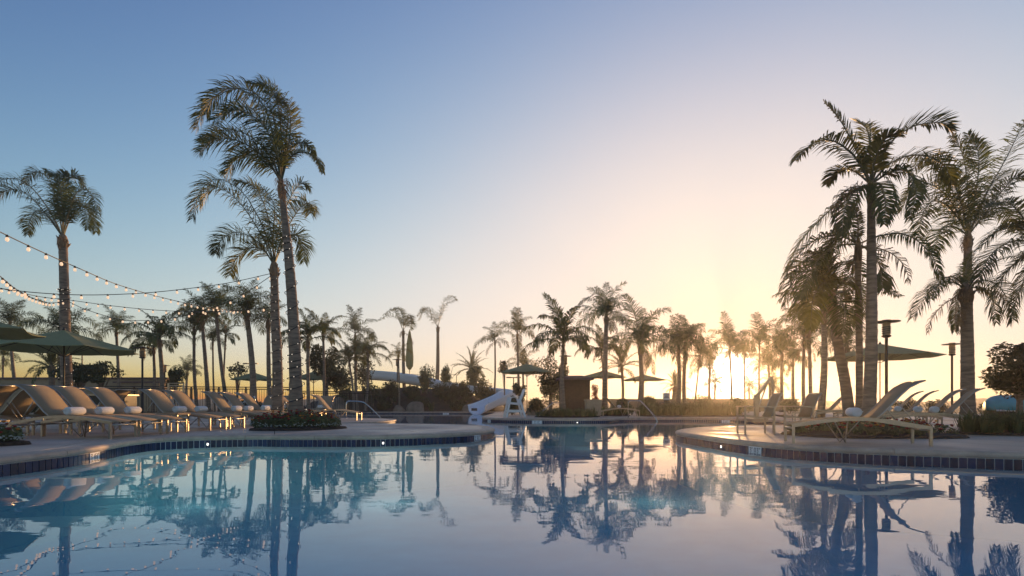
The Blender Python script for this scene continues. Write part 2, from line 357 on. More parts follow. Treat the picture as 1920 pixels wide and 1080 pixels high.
for tone, ms in (('d', [M['frond'], M['stem']]), ('y', [M['frond_y'], M['stem']])):
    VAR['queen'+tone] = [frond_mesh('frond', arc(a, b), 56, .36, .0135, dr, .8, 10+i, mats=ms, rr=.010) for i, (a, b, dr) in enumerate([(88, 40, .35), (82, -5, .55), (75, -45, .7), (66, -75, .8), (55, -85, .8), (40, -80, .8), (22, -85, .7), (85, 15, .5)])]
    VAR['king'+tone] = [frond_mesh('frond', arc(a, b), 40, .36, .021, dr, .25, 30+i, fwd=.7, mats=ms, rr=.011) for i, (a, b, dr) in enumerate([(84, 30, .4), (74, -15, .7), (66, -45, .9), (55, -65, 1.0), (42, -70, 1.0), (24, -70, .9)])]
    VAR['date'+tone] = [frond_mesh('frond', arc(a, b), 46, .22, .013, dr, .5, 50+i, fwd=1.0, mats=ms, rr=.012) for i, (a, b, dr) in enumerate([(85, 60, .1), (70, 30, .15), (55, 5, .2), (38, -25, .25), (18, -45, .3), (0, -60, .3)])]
DEAD = [frond_mesh('dead_frond', arc(a, b), 40, .24, .014, 1.0, .9, 70+i, mats=[M['dead'], M['dead']], rr=.010) for i, (a, b) in enumerate([(10, -88), (-20, -88), (-45, -89)])]
def trunk_mesh(pts, r0, r1, seed, n=26, sides=10, flare=1.35, rings=True):
    r = random.Random(seed); cv = spline(pts, n); mb = MB(); P2 = []; rs = []
    for i, p in enumerate(cv):
        t = i/(n-1); rad = (r0+(r1-r0)*t)*(1+(flare-1)*max(0, 1-t*7)**2)
        if rings and i < n-1:
            P2 += [p, p.lerp(cv[i+1], r.uniform(.7, .9))]; rs += [rad*r.uniform(.97, 1.01), rad*r.uniform(.99, 1.045)]
        else: P2.append(p); rs.append(rad)
    mb.tube(P2, rs, sides); return mb.mesh('trunk', M['bark'], True)
def boots(top, dirv, r, h, seed, n=9):
    q = random.Random(seed); mb = MB()
    for i in range(n):
        a = 2.4*i+q.uniform(-.3, .3); z = -h*q.uniform(.1, 1); o = Vector((math.cos(a), math.sin(a), 0))
        b = top+dirv*z; mb.tube([b+o*r*.7, b+o*r*1.15+Vector((0, 0, h*.22)), b+o*r*1.6+Vector((0, 0, h*.45))], [r*.35, r*.28, r*.06], 5)
    mb.lathe([(r*1.05, -h), (r*1.25, -h*.6), (r*1.2, -h*.2), (r*.8, h*.35), (r*.3, h*.6)], 10, top)
    return mb.mesh('sheath', M['boot'], True)
PG = 'palm trees around the pool'
def palm(label, bx, d, tx, ty, style='queen', n=13, L=2.2, r0=.13, r1=.09, z0=-.05, tone='d', wind=0, mid=None, seed=None, fronds=None, ll=.5, lw=.032, sides=8, top_r=None, bare=.14, skirt=True, nleaf=64, plum=.7):
    seed = seed if seed is not None else int(bx*7+d*13) % 9973; r = random.Random(seed)
    base = G(bx, d); top = P(tx, ty, d); base.z = z0
    t = thing('palm_tree', base, label, 'palm tree', PG)
    pts = [Vector((0, 0, 0))]+([P(m[0], m[1], d)-base for m in mid] if mid else [(top-base)*.5+Vector((r.uniform(-.12, .12), r.uniform(-.1, .1), 0))])+[top-base]
    r0, r1 = (r0, r1) if fronds else (r0*.8, r1*.8)
    link('trunk', trunk_mesh(pts, r0, r1, seed, n=30 if fronds else 18, sides=14 if fronds else sides), t)
    T = top-base; dv = (pts[-1]-pts[-2]).normalized()
    link('sheath', boots(T, dv, r1*1.05, max(.35, L*.16), seed), t)
    for q in range(r.choice((0, 1, 2, 3)) if style != 'date' else 0):
        o = link('dead_frond', DEAD[q % 3], t); o.location = T-Vector((0, 0, .05)); o.rotation_euler = Euler((0, 0, r.uniform(0, 6.3))); sc_ = L*r.uniform(.5, .75); o.scale = (sc_, sc_, sc_)
    if fronds:
        for i, f in enumerate(fronds):
            dd = f[0]; cps = f[1]; kk = len(cps)
            pp = [P(x, y, d+dd*(j/(kk-1)))-base for j, (x, y) in enumerate(cps)]
            pp[0] = T+Vector((0, 0, .05))
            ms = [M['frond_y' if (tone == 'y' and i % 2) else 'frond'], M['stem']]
            ol = f[2] if len(f) > 2 else {}
            link('frond', frond_mesh('frond', pp, int(ol.get('n', nleaf)*1.35), ol.get('ll', ll)*1.3, lw*.72, ol.get('droop', .5), ol.get('plum', plum), seed+i, wind=(wind, 0, 0), mats=ms, bare=bare, rr=.022), t)
    else:
        vs = VAR[style+tone]
        for i in range(n):
            az = i*2.399+r.uniform(-.35, .35); v = vs[(i*len(vs))//n]
            o = link('frond', v, t); o.location = T+Vector((0, 0, r.uniform(0, .08)*L)); s = L*r.uniform(.82, 1.12)
            if wind: az = az+wind*math.sin(az-math.pi/2)*-1
            o.rotation_euler = Euler((R(r.uniform(-8, 8)), R(r.uniform(-8, 8))+wind*-.25, az)); o.scale = (s, s, s)
    return t
# tall wind-bent pair on the left peninsula, then the tall palm at far left
palm('tallest palm at left, trunk wrapped in fairy lights, crown blown to the left', 556, 14.2, 527, 345, r0=.175, r1=.065, mid=[(552, 640), (543, 500), (535, 420)], wind=-.25, tone='y', ll=.62, lw=.032, nleaf=90, plum=1.0, seed=1, fronds=[
    (.5, [(527, 345), (522, 270), (505, 200), (455, 165), (400, 185), (385, 215)]), (-.5, [(527, 345), (515, 265), (490, 190), (430, 165), (385, 200), (368, 240)]),
    (.9, [(527, 345), (505, 290), (460, 250), (410, 245), (375, 265)]), (-1., [(527, 345), (500, 300), (450, 265), (400, 262), (375, 285)]),
    (.2, [(527, 345), (528, 260), (520, 190), (500, 160), (470, 158)]), (1.2, [(527, 345), (535, 270), (540, 210), (520, 170), (480, 160)]),
    (-1.3, [(527, 345), (520, 290), (490, 230), (440, 205), (400, 225)]), (.3, [(527, 345), (538, 290), (545, 240), (540, 200), (520, 180)]),
    (-.3, [(527, 345), (505, 310), (470, 290), (440, 300), (425, 325)]), (-.8, [(527, 345), (540, 300), (565, 285), (595, 297), (606, 325)], dict(ll=.28, plum=.3)),
    (1.0, [(527, 345), (538, 290), (560, 268), (582, 275), (592, 300)], dict(ll=.3)), (1.6, [(527, 345), (512, 270), (480, 210), (450, 200), (420, 215)])])
palm('shorter wrapped palm just left of the tallest palm, yellow-green crown', 521, 18.5, 514, 500, r0=.19, r1=.12, mid=[(520, 680), (516, 590)], wind=-.15, tone='y', ll=.75, lw=.04, nleaf=76, plum=.8, seed=2, fronds=[
    (.4, [(514, 500), (495, 430), (455, 360), (405, 335), (372, 365), (360, 410)]), (-.6, [(514, 500), (490, 440), (445, 375), (400, 350), (375, 385)]),
    (1.0, [(514, 500), (485, 455), (445, 435), (415, 450), (405, 475)]), (-1., [(514, 500), (495, 470), (465, 465), (440, 490), (432, 515)]),
    (.2, [(514, 500), (520, 440), (540, 380), (562, 345), (578, 350)]), (-.8, [(514, 500), (528, 450), (555, 400), (578, 380), (582, 400)]),
    (.8, [(514, 500), (530, 460), (552, 440), (566, 455), (570, 490)]), (-.2, [(514, 500), (508, 430), (490, 370), (470, 345), (440, 340)]), (1.3, [(514, 500), (512, 440), (515, 390), (500, 360), (480, 350)])])
palm('tall palm at far left rising behind the green umbrella, fan-shaped crown', 127, 21, 118, 448, r0=.20, r1=.14, mid=[(124, 680), (121, 560)], wind=-.1, ll=.62, lw=.036, nleaf=80, plum=.7, seed=3, fronds=[
    (.3, [(118, 448), (90, 390), (45, 340), (0, 338), (-20, 360)]), (-.5, [(118, 448), (85, 400), (45, 360), (10, 358), (-8, 385)]), (.6, [(118, 448), (108, 385), (92, 335), (65, 322), (45, 345)]),
    (-.3, [(118, 448), (116, 380), (108, 335), (85, 320)]), (.5, [(118, 448), (122, 380), (128, 338), (145, 330), (158, 350)]), (-.6, [(118, 448), (130, 390), (150, 355), (172, 365), (184, 400)]),
    (.9, [(118, 448), (134, 405), (158, 385), (175, 405), (180, 435)]), (-.9, [(118, 448), (128, 400), (143, 375), (160, 395), (165, 430)]), (1.1, [(118, 448), (95, 410), (70, 395), (55, 415), (52, 440)]), (.1, [(118, 448), (120, 385), (118, 340), (120, 322)])])
# right-hand clump
BIG = dict(ll=.62, droop=.75, plum=.25, n=52)
palm('tallest palm on the right, smooth trunk rising from the flower bed behind the near lounger', 1628, 11.5, 1633, 350, r0=.135, r1=.065, mid=[(1634, 640), (1634, 480)], ll=.6, lw=.045, nleaf=58, plum=.3, tone='y', seed=4, fronds=[
    (.5, [(1633, 350), (1605, 280), (1575, 225), (1545, 190)], dict(ll=.35, droop=.3)), (-.5, [(1633, 350), (1600, 290), (1555, 262), (1515, 275), (1492, 300)], dict(ll=.5, droop=.6)),
    (-.3, [(1633, 350), (1660, 280), (1705, 240), (1760, 230), (1785, 245)], dict(ll=.5, droop=.2)), (.6, [(1633, 350), (1670, 305), (1725, 290), (1770, 310), (1785, 345)], dict(ll=.5)),
    (-.9, [(1633, 350), (1665, 325), (1700, 320), (1718, 360), (1705, 410)], dict(ll=.4, droop=.8)), (.4, [(1633, 350), (1590, 365), (1540, 410), (1500, 455), (1470, 515)], BIG),
    (-.7, [(1633, 350), (1605, 355), (1585, 390), (1578, 440)], dict(ll=.45, droop=.9)), (.9, [(1633, 350), (1632, 290), (1625, 240), (1600, 225)], dict(ll=.4, droop=.3)), (0, [(1633, 350), (1632, 280), (1631, 222)], dict(ll=.10, n=20)),
    (1.0, [(1633, 350), (1600, 320), (1570, 320), (1550, 345)], dict(ll=.4)), (-1.0, [(1633, 350), (1650, 345), (1660, 380), (1658, 420)], dict(ll=.4, droop=.9)), (-.6, [(1633, 350), (1640, 300), (1660, 260), (1690, 250)], dict(ll=.45, droop=.4))])
palm('thin palm stem close beside the tallest right palm, crown at half its height', 1611, 12.1, 1609, 462, r0=.075, r1=.06, mid=[(1611, 640), (1609, 540)], ll=.55, lw=.042, nleaf=48, plum=.3, seed=5, fronds=[
    (.4, [(1609, 462), (1570, 440), (1520, 455), (1485, 495), (1465, 540)], BIG), (-.5, [(1609, 462), (1575, 460), (1540, 480), (1515, 520), (1500, 560)], BIG), (.2, [(1609, 462), (1650, 442), (1700, 440), (1745, 475), (1765, 525)], dict(ll=.38, droop=.9, plum=.2)),
    (.8, [(1609, 462), (1590, 440), (1560, 455), (1545, 500)], BIG), (-.3, [(1609, 462), (1630, 470), (1650, 500), (1655, 540)], BIG), (-.8, [(1609, 462), (1608, 410), (1600, 380)], dict(ll=.2))])
palm('leaning palm trunk in the right bed with a dense dark crown', 1596, 12.6, 1560, 560, r0=.13, r1=.09, mid=[(1585, 720), (1570, 640)], ll=.55, lw=.04, nleaf=56, plum=.6, tone='y', seed=6, fronds=[
    (.4, [(1560, 560), (1530, 510), (1490, 520), (1470, 575)]), (-.4, [(1560, 560), (1540, 520), (1510, 540), (1492, 600)]), (.6, [(1560, 560), (1565, 510), (1590, 490), (1620, 520)]), (-.6, [(1560, 560), (1580, 530), (1610, 540), (1625, 590)]),
    (.9, [(1560, 560), (1590, 545), (1640, 540), (1690, 555)], dict(ll=.35)), (-.9, [(1560, 560), (1545, 530), (1525, 560), (1520, 615)]), (0, [(1560, 560), (1555, 505), (1540, 480), (1510, 475)]), (1.2, [(1560, 560), (1540, 500), (1505, 490), (1480, 520)]), (-1.1, [(1560, 560), (1575, 560), (1585, 590), (1580, 625)])])
palm('tall palm near the right edge with a shaggy upswept crown', 1817, 17.5, 1815, 445, r0=.17, r1=.10, mid=[(1816, 660), (1814, 540)], ll=.75, lw=.045, nleaf=84, plum=.8, seed=8, fronds=[
    (.3, [(1815, 445), (1815, 360), (1805, 290), (1785, 255)]), (-.5, [(1815, 445), (1830, 360), (1835, 290), (1815, 250)]), (.6, [(1815, 445), (1845, 370), (1885, 300), (1915, 240), (1935, 225)]), (-.6, [(1815, 445), (1855, 390), (1895, 340), (1925, 330)]),
    (.9, [(1815, 445), (1785, 380), (1745, 345), (1710, 355), (1690, 395)]), (-.9, [(1815, 445), (1790, 400), (1755, 375), (1730, 400), (1722, 445)]), (.1, [(1815, 445), (1800, 370), (1770, 310), (1735, 300), (1705, 325)]), (1.2, [(1815, 445), (1850, 400), (1885, 390), (1905, 430)]),
    (-1.2, [(1815, 445), (1790, 425), (1765, 430), (1750, 475)]), (1.5, [(1815, 445), (1835, 400), (1860, 345), (1890, 320)]), (-1.4, [(1815, 445), (1805, 390), (1785, 340), (1760, 330)])])
palm('shorter palm in front of the shaggy right palm, silvery fronds hanging low', 1813, 15.0, 1812, 545, r0=.155, r1=.13, mid=[(1813, 650)], ll=.62, lw=.034, nleaf=50, plum=.2, seed=9, fronds=[
    (-.3, [(1812, 545), (1780, 528), (1745, 545), (1712, 595)], dict(ll=.7, droop=.7)), (.3, [(1812, 545), (1800, 545), (1792, 580), (1790, 620)], dict(ll=.35, droop=.9)), (.3, [(1812, 545), (1845, 525), (1880, 545), (1900, 600)], dict(ll=.6, droop=.8)),
    (-.5, [(1812, 545), (1835, 540), (1860, 560), (1868, 605)], dict(ll=.45, droop=.9)), (.8, [(1812, 545), (1850, 500), (1900, 480), (1940, 490)], dict(ll=.6)), (-.8, [(1812, 545), (1790, 520), (1765, 525), (1745, 560)], dict(ll=.5)), (.5, [(1812, 545), (1812, 500), (1825, 470)], dict(ll=.3))])
palm('palm cropped by the right edge, dark fronds reaching into the picture', 1975, 13.0, 1960, 470, r0=.18, r1=.13, ll=.7, lw=.04, nleaf=60, plum=.35, seed=10, fronds=[
    (.3, [(1960, 470), (1920, 430), (1875, 430), (1838, 465)], dict(ll=.6)), (-.3, [(1960, 470), (1910, 450), (1860, 475), (1832, 530)], dict(ll=.6, droop=.7)), (.6, [(1960, 470), (1920, 480), (1880, 520), (1850, 580)], dict(ll=.55, droop=.7)), (-.6, [(1960, 470), (1920, 410), (1890, 380), (1855, 385)], dict(ll=.5)),
    (.2, [(1960, 470), (1935, 500), (1910, 550), (1895, 605)], dict(ll=.5, droop=.8)), (0, [(1960, 470), (1970, 400), (1990, 350)]), (.8, [(1960, 470), (2010, 440), (2060, 480)])])
for a in [
    ('palm with rounded crown at the extreme left edge above the near umbrella', 36, 38, 18, 612, 'queen', 14, 2.3, .16, .11),
    ('small low palm at the extreme left edge under the umbrella rim', 4, 45, 6, 672, 'queen', 10, 1.7, .1, .08),
    ('palm half hidden behind the tall far-left trunk, just above the umbrella', 118, 34, 113, 625, 'queen', 14, 2.4, .14, .1),
    ('bushy low date palm beneath the left umbrella canopy', 92, 30, 96, 690, 'date', 26, 1.75, .2, .18),
    ('palm between the left umbrella tip and the first lamp post', 223, 36, 218, 622, 'queen', 13, 1.75, .13, .1),
    ('broad dark palm with upright spear just right of the first left lamp', 300, 30, 299, 640, 'king', 13, 2.3, .17, .12),
    ('palm crowded against the broad dark spear-topped palm at left', 286, 33, 288, 655, 'king', 10, 1.8, .12, .09),
    ('left one of two close trunks behind the fourth lounger', 370, 34, 364, 618, 'queen', 12, 1.8, .13, .1),
    ('thicker right one of two close trunks behind the fifth lounger', 392, 33, 379, 605, 'queen', 13, 2.0, .17, .11),
    ('thin straight palm stem left of the fence sign', 403, 36, 399, 640, 'queen', 9, 1.4, .08, .06),
    ('thin palm stem with hanging dead frond left of the thick trunk', 419, 35, 423, 632, 'king', 8, 1.5, .08, .06),
    ('thick-trunked palm behind the small green umbrella, full dark crown', 476, 28, 463, 590, 'queen', 16, 2.1, .22, .14),
    ('palm with wide arching crown behind the string lights', 428, 31, 405, 585, 'queen', 14, 2.2, .14, .1),
    ('palm trunk showing between thick trunk and the wrapped pair', 507, 29, 503, 605, 'queen', 11, 1.6, .16, .11),
    ('tiny distant palm seen low between the left trunks', 352, 60, 351, 699, 'queen', 14, 2.0, .2, .13),
    ('palm right behind the tallest wrapped palm with arching lit fronds', 579, 27, 577, 640, 'king', 12, 2.0, .12, .09),
    ('palm with yellow hanging frond right of the tallest wrapped palm', 606, 31, 606, 630, 'king', 9, 1.7, .1, .08, 'y'),
    ('thin tall palm with drooping crown left of centre', 667, 50, 666, 628, 'queen', 9, 2.7, .16, .11),
    ('left slim trunk of the short clump beside the pool rail', 664, 44, 655, 680, 'king', 10, 2.2, .11, .09),
    ('middle trunk of the short palm clump beside the pool rail', 671, 45, 668, 668, 'queen', 13, 2.3, .12, .1),
    ('right trunk of the short palm clump beside the pool rail', 685, 44, 690, 665, 'king', 12, 2.3, .13, .1),
    ('small golden palm above the lamp on the slide hill', 749, 46, 747, 668, 'queen', 8, 1.5, .1, .08, 'y'),
    ('bushy palm above the bright end of the slide hill', 884, 56, 884, 695, 'date', 22, 2.3, .3, .22),
    ('thin palm bent left beside the slide, right of the bushy palm', 925, 46, 928, 640, 'queen', 7, 2.1, .12, .08),
    ('slim palm rising left of the centre umbrella', 974, 48, 970, 628, 'queen', 10, 2.5, .17, .11),
    ('low palm whose fronds arch left of the centre umbrella top', 978, 52, 980, 690, 'queen', 9, 2.6, .14, .12),
    ('palm with broad ribbon leaflets standing beside the brown hut', 1057, 27.5, 1056, 648, 'king', 13, 2.7, .19, .085),
    ('tall palm with dense topknot crown right of the hut', 1134, 31, 1137, 597, 'queen', 16, 2.1, .22, .14),
    ('palm with wide shaggy crown and ragged trunk between the two far umbrellas', 1199, 36, 1200, 650, 'queen', 13, 3.6, .26, .15),
    ('thin palm stem left of the topknot palm with low arching fronds', 1128, 33, 1128, 662, 'king', 10, 1.9, .08, .06),
    ('bushy low palm between the topknot palm and the shaggy one', 1166, 40, 1166, 690, 'date', 20, 2.0, .15, .12),
    ('left trunk of the double palm left of the sun', 1271, 35, 1272, 655, 'queen', 14, 2.6, .20, .13),
    ('right trunk of the double palm left of the sun', 1284, 35.5, 1286, 648, 'queen', 11, 2.4, .18, .12),
    ('small stout date palm low behind the white sign', 1266, 50, 1266, 728, 'date', 22, 1.6, .3, .25),
    ('thin curved stem just left of the sun', 1301, 38, 1312, 672, 'queen', 8, 2.1, .07, .05),
    ('palm whose crown hangs right over the sun', 1372, 52, 1368, 655, 'queen', 14, 3.3, .14, .1),
    ('thin palm with small crown just right of the sun', 1397, 48, 1396, 668, 'queen', 9, 2.2, .1, .07),
    ('thin palm with tall spear right of the sun', 1424, 42, 1424, 648, 'queen', 11, 2.6, .1, .07),
    ('round-crowned palm above the patio chairs', 1466, 42, 1466, 668, 'queen', 15, 2.4, .19, .13),
    ('left of two close slim trunks behind the far right loungers', 1507, 33, 1508, 640, 'queen', 13, 2.2, .14, .11),
    ('right of two close slim trunks behind the far right loungers', 1521, 32, 1517, 622, 'queen', 14, 2.4, .14, .11),
    ('golden-lit palm trunk left of the leaning palm', 1538, 20, 1545, 592, 'king', 14, 2.0, .17, .11, 'y'),
    ('stout palm with ragged trunk behind the leaning palm', 1588, 26, 1588, 655, 'queen', 12, 1.7, .19, .14),
    ('tiny far palm left under the sun', 1340, 90, 1341, 722, 'queen', 12, 2.6, .25, .2),
    ('tiny far palm right under the sun', 1405, 95, 1404, 728, 'queen', 12, 2.8, .25, .2),
    ('fuller far palm between sun and round-crowned palm', 1443, 58, 1441, 690, 'queen', 14, 2.6, .2, .14),
    ('fuller far palm just left of the two slim right trunks', 1488, 50, 1487, 680, 'queen', 14, 2.4, .2, .14),
    ('far palm between the curved stem and the sun', 1330, 60, 1331, 690, 'queen', 13, 2.6, .2, .14),
    ('small far palm behind the pool lift arm', 1450, 70, 1450, 725, 'queen', 12, 2.2, .25, .2),
]:
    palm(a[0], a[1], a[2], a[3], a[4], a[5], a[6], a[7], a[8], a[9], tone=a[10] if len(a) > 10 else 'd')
palm('windswept palm on the slide hill beside the folded umbrella', 760, 56, 756, 622, 'queen', 8, 2.4, .2, .13, wind=.9, seed=21, fronds=[(.6, [(756, 622), (748, 600), (728, 592), (708, 600)]), (-.6, [(756, 622), (745, 595), (735, 580), (718, 590)]), (.3, [(756, 622), (755, 598), (748, 580), (732, 582)]), (-.8, [(756, 622), (760, 600), (768, 592), (771, 605)]), (.8, [(756, 622), (758, 600), (750, 582), (740, 578)]), (-.2, [(756, 622), (764, 606), (771, 604), (770, 618)])], ll=.75, lw=.05, nleaf=40)
palm('V-crowned palm on the slide hill, one frond streaming right', 817, 60, 821, 615, 'queen', 8, 3, .26, .15, seed=22, fronds=[(.5, [(821, 615), (828, 590), (838, 570), (856, 562)]), (-.6, [(821, 615), (826, 585), (835, 562), (848, 557), (857, 563)]), (.4, [(821, 615), (812, 592), (797, 580), (783, 592)]), (-.6, [(821, 615), (810, 598), (795, 585), (785, 600)]), (.9, [(821, 615), (816, 590), (800, 578), (788, 582)])], ll=.8, lw=.055, nleaf=44)

# ------------------------------------------------------------------ broadleaf trees, shrubs, beds
def leaf_cloud(mb, r, c, rad, n, size, mi=0, shell=.35):
    for _ in range(n):
        while True:
            q = Vector((r.uniform(-1, 1), r.uniform(-1, 1), r.uniform(-1, 1)))
            if shell < q.length < 1: break
        p = Vector(c)+Vector((q.x*rad[0], q.y*rad[1], q.z*rad[2])); a = Vector((r.gauss(0, 1), r.gauss(0, 1), r.gauss(0, 1))).normalized(); b = a.orthogonal().normalized(); s = size*r.uniform(.6, 1.3)
        mb.add([p-a*s, p+b*s*.45, p+a*s, p-b*s*.45], [(0, 1, 2, 3)], mi)
def tree(label, px, py, d, wpx, hpx, seed, size=.09, n=2600, m='leaf', cat='tree', name='leafy_tree', z0=0, sparse=False):
    r = random.Random(seed); c = P(px, py, d); w2 = wpx*d/F/2; h2 = hpx*d/F/2; base = Vector((c.x, c.y, z0)); t = thing(name, base, label, cat)
    C = c-base; mb = MB(); clumps = []
    for i in range(16 if not sparse else 9):
        while True:
            q = Vector((r.uniform(-1, 1), r.uniform(-1, 1), r.uniform(-1, 1)))
            if q.length < 1: break
        clumps.append(C+Vector((q.x*w2*.78, q.y*w2*.78, q.z*h2*.78)))
    mb.tube([(0, 0, -.05), (C*.45), C*.8], [w2*.09+.03, w2*.07+.02, w2*.04+.01], 8)
    for q in clumps: mb.tube([Vector((0, 0, C.z*r.uniform(.25, .7))), (q+C)*.5*r.uniform(.85, 1), q], [.035*w2+.012, .02*w2+.008, .006], 5)
    mb.build('trunk', M['bark'], t, True)
    mb = MB()
    for q in clumps:
        s = r.uniform(.26, .46); leaf_cloud(mb, r, q, (w2*s, w2*s, h2*s), n//len(clumps), size, shell=.1)
    mb.build('crown', M[m], t)
tree('dark leafy tree behind the tallest wrapped palm', 612, 685, 33, 85, 95, 31, .085, 4200)
tree('dark leafy tree behind the centre umbrella', 1032, 712, 34, 78, 108, 32, .09, 4200)
tree('glossy leafy tree at the right edge', 1912, 702, 15, 110, 120, 33, .055, 11000)
tree('dark leafy shrub behind the left loungers beside the wrapped far-left trunk', 150, 703, 27, 90, 46, 34, .07, 3000, name='leafy_shrub', cat='shrub')
tree('open leafy shrub right of the far-left trunk', 192, 700, 29, 60, 50, 37, .07, 1500, name='leafy_shrub', cat='shrub')
tree('dark shrub behind the fence beside the first lamp', 328, 708, 36, 42, 42, 35, .08, 1500, name='leafy_shrub', cat='shrub')
tree('thin open sapling left of the small green umbrella', 445, 695, 40, 46, 40, 36, .09, 420, sparse=True, name='sapling')
tree('thin sapling beside the curve of the slide', 946, 690, 46, 26, 40, 38, .1, 420, sparse=True, name='sapling')
tree('yellow-green leafy tree behind the slide rail', 893, 705, 52, 40, 60, 39, .12, 1500, m='leaf_l')
tree('leafy tree left of the centre umbrella pole', 975, 735, 36, 30, 40, 40, .09, 900)
def shrub(label, px, d, wpx, hpx, seed, z0=0, m='leaf', size=.1, n=900, name='shrub'):
    r = random.Random(seed); b = G(px, d); b.z = z0; t = thing(name, b, label, 'shrub', 'shrubs on the planted slope and along the terrace'); w2 = wpx*d/F/2; h = hpx*d/F
    mb = MB()
    for i in range(5): a = r.uniform(0, 6.3); mb.tube([(0, 0, -.05), (math.cos(a)*w2*.3, math.sin(a)*w2*.3, h*.5), (math.cos(a)*w2*.6, math.sin(a)*w2*.6, h*.85)], [.03, .02, .008], 5)
    mb.build('stems', M['bark'], t)
    mb = MB()
    for i in range(9): a = r.uniform(0, 6.3); q = r.uniform(.1, .6); s = r.uniform(.3, .5); leaf_cloud(mb, r, (math.cos(a)*w2*q, math.sin(a)*w2*q, h*r.uniform(.3, .72)), (w2*s, w2*s, h*.32), n//9, size, shell=.1)
    mb.build('foliage', M[m], t)
# the planted slope that carries the slide
def hz(x, y):
    u = max(0, 1-((x+10.5)/9.5)**2); v = min(1, max(0, (y-44.6)/6.5)); return 2.2*(u**.7)*v*v*(3-2*v)
mb = MB(); nx, ny = 40, 26; vs = [(-21+22*i/(nx-1), 44.4+24*j/(ny-1), hz(-21+22*i/(nx-1), 44.4+24*j/(ny-1))+.0+.12*math.sin(i*1.7+j*2.3)*min(1, j/3)-.03) for j in range(ny) for i in range(nx)]
mb.add(vs, [(j*nx+i, j*nx+i+1, (j+1)*nx+i+1, (j+1)*nx+i) for j in range(ny-1) for i in range(nx-1)])
tag(mb.build('planted_slope', M['soil'], None, True), kind='structure')
for i, (px, d, wp, hp, m, lab) in enumerate([
    (652, 46, 44, 40, 'leaf', 'dark shrub at the left foot of the slope beside the palm clump'), (700, 46.5, 60, 44, 'leaf', 'large dark shrub below the left end of the slide'), (735, 47, 40, 48, 'leaf', 'tall dark shrub covering the slide just left of the slope lamp'),
    (770, 48, 50, 26, 'leaf', 'shrub below the white flume right of the slope lamp'), (800, 49, 40, 58, 'leaf_l', 'thin upright shrub in front of the white flume'), (790, 46, 44, 26, 'leaf', 'low shrub above the pale boulder'), (826, 48, 44, 32, 'leaf', 'dark shrub below the middle of the slide'),
    (850, 47, 44, 46, 'leaf', 'dark shrub right of the slope middle under the slide'), (872, 48, 40, 42, 'leaf', 'shrub rising over the slide beside the bushy palm'), (905, 47.5, 50, 52, 'leaf', 'shrub hiding the slide before its last curve'), (920, 45.5, 30, 44, 'leaf', 'rounded shrub left of the slide curve'), (680, 50, 60, 70, 'leaf', 'dark shrub mass behind the short palm clump'), (840, 52, 30, 55, 'leaf_l', 'upright shrub behind the slide bend'), (720, 45.6, 40, 20, 'leaf', 'low ground shrub at the middle foot of the slope'), (860, 45.6, 40, 22, 'leaf', 'low ground shrub at the right foot of the slope'), (640, 49, 50, 60, 'leaf', 'dark shrub at the far left of the slope')]):
    x = (px-960)*d/F; shrub(lab, px, d, wp, hp, 60+i, hz(x, d)-.05, m, .11, 1300)
for i, (px, d, wp, hp, lab) in enumerate([(1170, 30, 40, 22, 'low shrub row end beside the far side-on lounger'), (1215, 32, 44, 26, 'spiky dark shrub right of the far side-on lounger'), (1700, 30, 60, 22, 'low shrub behind the right loungers under the umbrella'), (1755, 29, 50, 24, 'low shrub beneath the right lamp'), (1860, 24, 50, 20, 'low shrub beside the turquoise boat'), (1010, 30, 50, 26, 'shrub behind the lifeguard chair'), (960, 31, 36, 28, 'shrub between slide curve and lifeguard chair'), (1640, 24, 60, 20, 'low shrub behind the right palm clump'),
    (1480, 34, 60, 22, 'low shrub behind the patio chairs'), (1390, 36, 70, 22, 'low shrub straight under the sun'), (1320, 38, 50, 24, 'low shrub left under the sun'), (470, 32, 60, 20, 'low shrub by the fence behind the small umbrella'), (540, 30, 50, 22, 'dark shrub behind the wrapped palm trunks'), (80, 34, 90, 20, 'low shrub below the far-left wall')]):
    shrub(lab, px, d, wp, hp+10, 90+i, 0, 'leaf_l' if i in (1, 8, 9, 10) else 'leaf', .07, 1300)
def blades(mb, r, c, n, h, spread, wd=.012):
    for _ in range(n):
        a = r.uniform(0, 6.3); q = r.uniform(0, 1); o = Vector((math.cos(a), math.sin(a), 0)); L = h*r.uniform(.6, 1.15); s = Vector((-o.y, o.x, 0))*wd; b = Vector(c)+o*q*spread*.3
        p1 = b+o*L*.25*q+Vector((0, 0, L*.6)); p2 = b+o*L*(.35+.4*q)+Vector((0, 0, L*(.95-.35*q)))
        mb.add([b-s, b+s, p1+s*.8, p1-s*.8, p2], [(0, 1, 2, 3), (3, 2, 4)])
